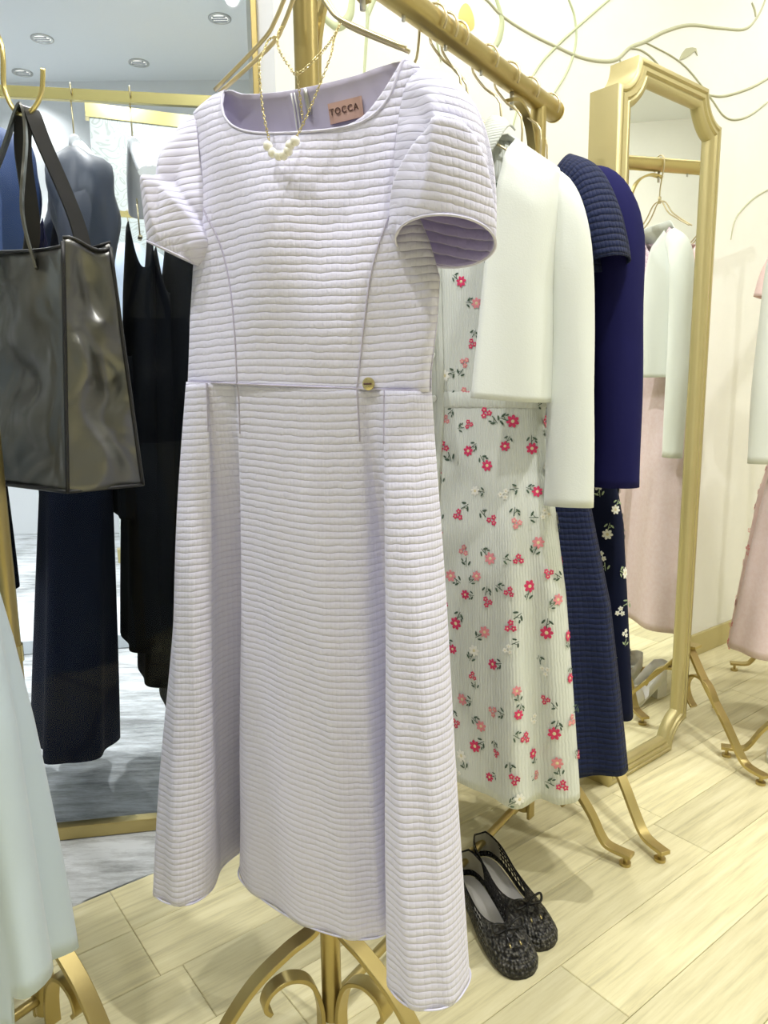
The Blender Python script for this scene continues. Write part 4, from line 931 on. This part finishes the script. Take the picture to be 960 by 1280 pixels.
m = MB(); m.add([tuple(p + Vector((0, 0, ZB))) for p in c4] + [tuple(p + Vector((0, 0, ZB + 0.004))) for p in c4], [(0, 1, 2, 3), (7, 6, 5, 4), (0, 4, 5, 1), (1, 5, 6, 2), (2, 6, 7, 3), (3, 7, 4, 0)]); m.build('base_panel', M['black'], bag, smooth=False)
for wh in range(4):
    MB().tube([bagp(0, ZB + (ZT - ZB) * k / 12, wh) + Vector((0, 0, ZB + (ZT - ZB) * k / 12)) for k in range(13)], 0.0028, 6).build('edge_piping', M['black'], bag)
    MB().tube([bagp(k / 8, ZB, wh) + Vector((0, 0, ZB + 0.001)) for k in range(9)], 0.0028, 6).build('edge_piping', M['black'], bag)
    MB().tube([bagp(k / 8, ZT, wh) + Vector((0, 0, ZT + 0.006 * math.sin(5 * k / 8 + wh))) for k in range(9)], 0.0022, 6).build('edge_piping', M['black'], bag)
HK = Vector((-0.462, 1.035, 1.372))
for wh, a0, a1, sd_ in ((0, 0.82, 0.25, 0), (2, 0.20, 0.75, 1)):
    pa = bagp(a0, ZT - 0.03, wh) + Vector((0, 0, ZT - 0.03)) + bag_n[wh] * 0.004; pb = bagp(a1, ZT - 0.03, wh) + Vector((0, 0, ZT - 0.03)) + bag_n[wh] * 0.004
    hk = HK + Vector((0, 0, 0.004)) + dG * (0.004 if sd_ else -0.006)
    c = catmull([pa, pa.lerp(hk, 0.35) + bag_n[wh] * 0.012, pa.lerp(hk, 0.8) + dL * -0.006, hk, pb.lerp(hk, 0.8) + dL * 0.010, pb.lerp(hk, 0.35) + bag_n[wh] * 0.012, pb], 8)
    MB().ribbon(c, (dL * 0.25 + dG * 1.0 if sd_ else dL * 0.75 - bag_n[0] * 0.55), 0.024, 0.003).build('strap', M['nylon'] if not sd_ else M['black'], bag, angle=40)
hook = empty('s_hook', tuple(HK), 'brass hook holding the straps of the black tote bag', 'hook')
hb_ = A2 + RD * 0.045
c = catmull([hb_ + RW * 0.022 + Vector((0, 0, 1.555)), hb_ + RW * 0.026 + Vector((0, 0, 1.575)), hb_ + Vector((0, 0, 1.598)), hb_ - RW * 0.026 + Vector((0, 0, 1.575)), hb_ - RW * 0.02 + Vector((0, 0, 1.52)),
             HK + Vector((-0.030, 0.012, 0.09)), HK + Vector((-0.028, 0.008, 0.03)), HK + Vector((-0.012, 0.002, -0.001)), HK + Vector((0.008, -0.002, -0.002)), HK + Vector((0.026, -0.008, 0.016)), HK + Vector((0.032, -0.010, 0.046))], 7)
MB().tube(c, 0.0032, 10).build('hook_wire', M['brass_bright'], hook)

# ================================================================== PALE BLUE DRESS (left rack)
AF = Frame(A2 - RD * 0.135, RW, -RD)
pd_ = empty('pale_blue_dress', AF(-0.03, 0, 0.22), 'pale icy blue flared dress at the lower left edge', 'dress')
SP = Shell(AF, L([(0, .295), (.3, .265), (.55, .215), (.70, .15), (.85, .17), (1, .155)]), L([(0, .080), (.4, .07), (.7, .04), (.85, .045), (1, .012)]), neckz, lambda c, n: 0.225 + 0.10 * max(c, 0) ** 2 * (1 if n < 0.3 else 0.4), -0.03,
           lambda th, t: (1 - sm(0, .65, t)) * (0.026 * math.sin(7 * th + 1.2) + 0.006 * math.sin(15 * th)))
SP.build('dress_body', M['pale'], pd_, 120, 50)
wire_hanger(AF, 1.57, 0.020, -0.03, 0.15, 1.375, 'gold wire hanger holding the pale blue dress', HG, zn=1.470)

# ================================================================== GARMENTS ON THE RIGHT RACK
def fb_at(s): return Frame(B1 + BD * s, BW, -BD)
BZ = 1.66
R1 = fb_at(0.12)
nz2 = lambda c, n: 1.475 - 0.10 * max(abs(c) - 0.32, 0) ** 1.2 - (0.075 * max(0, 1 - (abs(c) / 0.42) ** 2) if n > 0 else 0.012)
pk = empty('pink_dress', R1(0, 0, 0.27), 'pale pink flared dress with lilac lace bodice on the right rack', 'dress')
SK = Shell(R1, L([(0, .235), (.4, .19), (.62, .14), (.64, .14)]), L([(0, .085), (.5, .06), (.64, .038)]), lambda c, n: 1.04 + 0.66 * 0, lambda c, n: 0.27, 0.0, lambda th, t: (1 - t) * 0.014 * math.sin(6 * th + 1))
SK = Shell(R1, L([(0, .245), (.5, .195), (1, .135)]), L([(0, .085), (.6, .06), (1, .036)]), lambda c, n: 1.06, lambda c, n: 0.27, -0.01, lambda th, t: (1 - t) * 0.014 * math.sin(6 * th + 1))
SK.build('skirt', M['pink'], pk, 96, 36)
SLc = Shell(R1, L([(0, .135), (.6, .165), (1, .15)]), L([(0, .036), (.6, .045), (1, .012)]), nz2, lambda c, n: 1.05, -0.01)
SLc.build('lace_bodice', M['lace'], pk, 72, 24)
wire_hanger(R1, BZ, 0.020, -0.01, 0.15, 1.455, 'gold wire hanger holding the pink lace dress on the right rack', HG, zn=1.555)
R2 = fb_at(0.085)
wc = empty('white_cardigan', R2(0, 0, 1.0), 'cream knitted cardigan over the pink lace dress on the right rack', 'cardigan')
SW = Shell(R2, L([(0, .175), (.5, .172), (.85, .178), (1, .165)]), L([(0, .085), (.5, .08), (.85, .07), (1, .022)]), lambda c, n: 1.485 - 0.30 * max(abs(c) - 0.45, 0) ** 1.3, lambda c, n: 1.03, -0.01, lambda th, t: 0.004 * math.sin(9 * th) * (1 - t),
           thr=lambda t: (math.radians(80 - 24 * t), math.radians(100 + 24 * t - 360)))
SW.build('cardigan_body', M['ivory'], wc, 80, 30, solid=0.003, closed=False)
for sg in (1, -1):
    limb([(-.01 + sg * .105, 0, 1.42), (-.01 + sg * .158, .006, 1.39), (-.01 + sg * .188, .012, 1.31), (-.01 + sg * .198, .016, 1.15), (-.01 + sg * .202, .02, .98), (-.01 + sg * .202, .024, .80)], [(.035, .022), (.034, .03), (.034, .034), (.034, .032), (.035, .028), (.034, .024)], 'sleeve', M['ivory'], wc, R2, wob=0.02, seed=sg)
R3 = fb_at(0.34)
pf = empty('pink_floral_dress', R3(0, 0, 0.2), 'pink printed floral dress farther along the right rack', 'dress')
S3 = Shell(R3, L([(0, .25), (.4, .2), (.62, .145), (.85, .165), (1, .155)]), L([(0, .085), (.4, .06), (.62, .04), (.85, .04), (1, .012)]), nz2, lambda c, n: 0.20, -0.01, lambda th, t: (1 - sm(0, .6, t)) * 0.016 * math.sin(6 * th + 1))
S3.build('dress_body', M['pinkf'], pf, 96, 50)
flowers(S3, pf, 3000, 0.05, 0.012, ['red', 'rose', 'rose'], 'rose', (0, 2 * PI), (0.01, 0.93), seed=21)
for sg in (1, -1):
    limb([(-.01 + sg * .11, 0, 1.44), (-.01 + sg * .16, .0, 1.40), (-.01 + sg * .195, .0, 1.33), (-.01 + sg * .215, .0, 1.25)], [(.03, .02), (.034, .04), (.036, .045), (.038, .045)], 'sleeve', M['pinkf'], pf, R3, wob=0.05, seed=5)
wire_hanger(R3, BZ, 0.020, -0.01, 0.15, 1.455, 'gold wire hanger holding the pink floral dress', HG, zn=1.555)
# white perforated shoes below the right rack
def sandal(toe, heel, label):
    toe = Vector((*toe, 0)); heel = Vector((*heel, 0)); ex = (toe - heel).normalized(); ey = Vector((-ex.y, ex.x, 0)); Ln = (toe - heel).length
    o = empty('heeled_sandal', tuple((toe + heel) / 2), label, 'shoe', 'pair of white sandals')
    W_ = lambda x, y, z: tuple(heel + ex * x * Ln + ey * y + Vector((0, 0, z)))
    wd = L([(0, .012), (.06, .024), (.2, .027), (.5, .028), (.72, .037), (.88, .03), (1, .008)]); zf = lambda x: 0.052 * (1 - sm(0.05, 0.68, x)) + 0.010
    xs = [k / 20 for k in range(21)]
    m = MB(); P = [[W_(x, -wd(x), zf(x) - 0.008), W_(x, wd(x), zf(x) - 0.008), W_(x, wd(x), zf(x)), W_(x, -wd(x), zf(x))] for x in xs]; m.grid(P, closed=True); m.add([P[0][k] for k in range(4)], [(0, 1, 2, 3)]); m.build('sole', M['sandal'], o, angle=40)
    m = MB(); q = W_(0.10, 0, 0); m.prism([W_(x, y, 0)[:2] for x, y in ((.02, -.02), (.22, -.02), (.22, .02), (.02, .02))], 0.0, 0.054); m.build('heel', M['sandal'], o, smooth=False)
    P = [[W_(x, wd(x) * math.cos(a) * 1.04, zf(x) + 0.042 * (1 - ((x - 0.55) / 0.46) ** 3) * math.sin(a)) for a in np.linspace(0, PI, 14)] for x in np.linspace(0.55, 0.98, 10)]; m = MB(); m.grid(P); m.build('vamp', M['sandal'], o, solid=0.002)
    P = [[W_(0.02 + 0.45 * abs(math.sin(a)), 0.026 * math.cos(a) if False else math.copysign(wd(0.02 + 0.45 * abs(math.sin(a))), math.cos(a)) * min(1, abs(math.cos(a)) * 6), zf(0.02 + 0.45 * abs(math.sin(a))) + dz * (1 - 0.4 * abs(math.sin(a)))) for a in np.linspace(-PI / 2, PI / 2, 3)] for dz in (0.0, 0.05)]
    c = [W_(x, y, 0) for x, y in ((.46, -.029), (.25, -.029), (.08, -.025), (.0, -.012), (-.005, 0), (.0, .012), (.08, .025), (.25, .029), (.46, .029))]
    P = [[(p[0], p[1], zf(max(x_, 0)) + dz * hh) for p, x_, hh in zip(c, (.46, .25, .08, 0, 0, 0, .08, .25, .46), (.6, .75, .95, 1, 1, 1, .95, .75, .6))] for dz in (0.0, 0.055)]
    m = MB(); m.grid(P); m.build('quarter', M['sandal'], o, solid=0.002)
    return o
sandal((1.030, 1.812), (1.180, 1.977), 'white perforated low heeled shoe under the right rack, nearer the mirror')
sandal((1.095, 1.745), (1.250, 1.910), 'white perforated low heeled shoe under the right rack, farther from the mirror')

# ================================================================== BEHIND THE GLASS: RAIL WITH NAVY CLOTHES
RO = -0.27; RZ = 1.680
rail = empty('garment_rail', gp(-0.4, RO, 0), 'flat brass garment rail behind the glass with navy clothes', 'clothes rail')
gbox(MB(), -1.35, 0.46, RO - 0.007, RO + 0.007, RZ - 0.012, RZ + 0.013).build('bar', M['brass_bright'], rail, smooth=False, bevel=0.001)
for s_ in (-1.35, 0.452): gbox(MB(), s_ - 0.008, s_ + 0.008, RO - 0.007, RO + 0.007, 0.012, RZ - 0.017).build('upright', M['brass_bright'], rail, smooth=False, bevel=0.001)
for s_ in (-1.35, 0.452): gbox(MB(), s_ - 0.02, s_ + 0.02, RO - 0.20, RO + 0.20, 0.0, 0.012).build('foot', M['brass_bright'], rail, smooth=False, bevel=0.001)
def rf(s):           # hangers swivel on the flat bar, so the clothes stand nearly edge-on to the shop
    p = gp(s, RO, 0); a = math.atan2(-p[1], -p[0]) + math.radians(4); return Frame(p[:2], (math.cos(a), math.sin(a)), (-math.sin(a), math.cos(a)))
def white_hanger(s, label, tilt=0.0, clips=False):
    f = rf(s); o = empty('white_hanger', f(0, 0, RZ - 0.2), label, 'hanger', 'white moulded hangers')
    c = [(0.012 * 0 + 0.013 * math.cos(math.radians(a)), RZ + 0.008 + 0.018 * math.sin(math.radians(a))) for a in range(-30, 181, 20)] + [(-0.012, RZ - 0.01), (0.0, RZ - 0.045), (0.0, RZ - 0.09)]
    MB().tube([f(u, 0, z) for u, z in c], 0.0018, 8).build('hook', M['hang'], o)
    P = []
    for u in np.linspace(-0.20, 0.20, 25):
        a = abs(u) / 0.20; z = RZ - 0.085 - 0.115 * a ** 1.25; th = 0.012 + 0.020 * a ** 1.5; hh = 0.030 - 0.004 * a; v = 0.024 * a ** 2
        P.append([f(u, v + th * math.cos(q), z - hh / 2 + hh / 2 * math.sin(q) * (1.2 if math.sin(q) > 0 else 1)) for q in np.linspace(0, 2 * PI, 13)[:-1]])
    m = MB(); m.grid(P, closed=True); m.add(P[0], [tuple(range(12))]); m.add(P[-1], [tuple(reversed(range(12)))]); m.build('shoulder_bar', M['whiteh'], o)
    if clips:
        for u in (-0.13, 0.13): MB().tube([f(u, 0.01, RZ - 0.19), f(u, 0.012, RZ - 0.29)], 0.002, 8).build('clip_wire', M['hang'], o); MB().tube([f(u - 0.012, 0.012, RZ - 0.285), f(u + 0.012, 0.012, RZ - 0.285)], 0.006, 8).build('clip', M['hang'], o)
    return o
def edge_garment(s, name, label, cat, mat, ztop, zhem, a, b, sleeve=None, shift=0.0, ph=0.0, fold=0.012, smat=None, group='navy clothes on the rail', wob=0.05):
    f = rf(s); o = empty(name, f(0, 0, zhem), label, cat, group)
    H = ztop - zhem
    S = Shell(f, L([(0, a[0]), (.5, a[1]), (.85, a[2]), (1, a[3])]), L([(0, b[0]), (.5, b[1]), (.85, b[2]), (1, b[3])]), lambda c, n: ztop - 0.22 * max(abs(c) - 0.4, 0) ** 1.3, lambda c, n: zhem, 0.0,
              lambda th, t: (1 - sm(0, .7, t)) * fold * math.sin(7 * th + ph), v0=lambda t: shift * (1 - t))
    S.build('body', mat, o, 84, 40)
    if sleeve:
        for sg in (1, -1):
            limb([(sg * .12, 0.0, ztop - .045), (sg * .185, -.004, ztop - .075), (sg * .225, -.008, ztop - .15), (sg * .235, -.008, ztop - .26), (sg * .235, -.006, ztop - sleeve)], [(.03, .03), (.045, .058), (.045, .064), (.04, .052), (.036, .044)], 'sleeve', smat or mat, o, f, wob=wob, seed=sg + 1)
    return o
edge_garment(0.115, 'slate_jumpsuit', 'dark slate wide leg jumpsuit with puffed sleeve behind the glass', 'jumpsuit', M['navy'], 1.540, 0.155, (.20, .20, .19, .15), (.092, .075, .055, .03), sleeve=0.48, shift=-0.105, smat=M['slate'], wob=0.10)
white_hanger(0.115, 'white hanger in the slate jumpsuit on the flat rail')
white_hanger(0.245, 'white clip hanger carrying the black skirt on the flat rail', clips=True)
edge_garment(0.245, 'black_skirt', 'long black skirt on the white clip hanger behind the glass', 'skirt', M['blackc'], 1.395, 0.40, (.19, .17, .15, .14), (.055, .045, .035, .025), shift=-0.045, fold=0.006)
edge_garment(0.300, 'black_trousers', 'black trousers hanging just right of the black skirt', 'trousers', M['blackc'], 1.34, 0.31, (.18, .17, .15, .14), (.050, .045, .04, .02), shift=-0.07, fold=0.004)
edge_garment(0.345, 'black_dress', 'longest black dress at the right end of the flat rail', 'dress', M['blackc'], 1.46, 0.235, (.20, .17, .17, .14), (.045, .04, .04, .02), shift=-0.07, fold=0.004)
edge_garment(0.195, 'cropped_jacket', 'short black jacket between the jumpsuit and black skirt', 'jacket', M['blackc'], 1.20, 0.715, (.17, .16, .15, .14), (.03, .03, .03, .02), shift=-0.02, fold=0.003)
edge_garment(-0.055, 'blue_shirt', 'mid blue shirt behind the tote bag straps', 'shirt', M['denim'], 1.575, 0.85, (.19, .18, .18, .15), (.05, .045, .04, .02), sleeve=0.5)
edge_garment(-0.170, 'navy_coat', 'navy coat at the far left of the flat rail', 'coat', M['navyf'], 1.575, 0.55, (.20, .19, .18, .15), (.05, .045, .04, .02), sleeve=0.55)
edge_garment(0.005, 'navy_trousers', 'navy trousers hanging left of the slate jumpsuit', 'trousers', M['royal'], 1.40, 0.74, (.18, .17, .15, .14), (.03, .03, .03, .02), fold=0.003)
for s_, lb in ((-0.055, 'white hanger in the mid blue shirt'), (-0.170, 'white hanger in the navy coat at the far left')): white_hanger(s_, lb)

# ================================================================== FAR CORRIDOR
PA = Vector((-2.6, 3.85, 0)); PB = Vector((-0.35, 4.78, 0)); pdv = (PB - PA).normalized(); pn = Vector((pdv.y, -pdv.x, 0))
def pp(s, off, z): v = PA + pdv * s + pn * off; return (v.x, v.y, z)
PLn = (PB - PA).length
def pbox(m, s0, s1, o0, o1, z0, z1): return m.prism([pp(s0, o0, 0)[:2], pp(s1, o0, 0)[:2], pp(s1, o1, 0)[:2], pp(s0, o1, 0)[:2]], z0, z1)
part = empty('display_wall', pp(PLn / 2, 0, 0), 'freestanding wall panel with pale grey paisley paper and brass top', 'display wall')
pbox(MB(), 1.12, PLn, -0.06, 0.0, 0.08, 2.47).build('paisley_panel', M['paisley'], part, smooth=False)
pbox(MB(), 1.10, PLn, -0.065, 0.008, 2.47, 2.54).build('brass_top', M['brass_bright'], part, smooth=False)
pbox(MB(), 1.10, PLn, -0.062, 0.006, 0.0, 0.08).build('plinth_trim', M['brass_paint'], part, smooth=False)
pbox(MB(), 1.12, PLn, 0.16, 0.18, 1.93, 1.96).build('hanging_rail', M['brass_bright'], part, smooth=False)
for s_ in (1.2, 1.7, 2.3): pbox(MB(), s_, s_ + 0.02, 0.0, 0.17, 1.935, 1.955).build('rail_bracket', M['brass_bright'], part, smooth=False)
def far_garment(s, name, label, cat, mat, zt, zh, a):
    p = pp(s, 0.15, 0); f = Frame(p[:2], tuple(pdv)[:2], tuple(pn)[:2]); o = empty(name, f(0, 0, zh), label, cat, 'clothes on the far paisley wall')
    S = Shell(f, L([(0, a), (.85, a * 0.95), (1, a * 0.8)]), L([(0, .06), (.85, .05), (1, .015)]), lambda c, n: zt - 0.2 * max(abs(c) - 0.4, 0) ** 1.3, lambda c, n: zh, 0, lambda th, t: 0.008 * math.sin(5 * th))
    S.build('body', mat, o, 48, 16)
    for sg in (1, -1): limb([(sg * a * .6, 0, zt - .05), (sg * a * .95, .0, zt - .1), (sg * a * 1.15, .01, zt - .3), (sg * a * 1.2, .02, zt - .58)], [(.03, .02), (.045, .04), (.045, .04), (.04, .035)], 'sleeve', mat, o, f, n=14, sub=4)
    MB().tube(catmull([f(0.012, 0.02, 1.95), f(0.0, 0.02, 1.968), f(-0.012, 0.02, 1.95), f(0, 0.01, 1.92), f(0, 0, zt - 0.02)], 4), 0.003, 6).build('hanger_hook', M['hang'], o)
    return o
far_garment(1.27, 'pinstripe_shirt', 'light blue pinstripe shirt hanging on the far paisley wall', 'shirt', M['stripe'], 1.80, 1.05, 0.16)
far_garment(1.66, 'navy_blazer', 'navy blazer hanging on the far paisley wall', 'blazer', M['navy'], 1.72, 0.75, 0.165)
far_garment(2.09, 'blue_blazer', 'mid blue blazer hanging rightmost on the far paisley wall', 'blazer', M['denim'], 1.72, 0.70, 0.165)
pl_ = MB(); pl_.prism([(-1.75, 2.68), (-0.30, 2.93), (-0.38, 3.42), (-1.85, 3.17)], 0.0, 0.055); o = pl_.build('display_plinth', M['plinth'], None, smooth=False, bevel=0.003)
tag(o, 'low white display plinth on the grey carpet behind the glass', 'plinth')
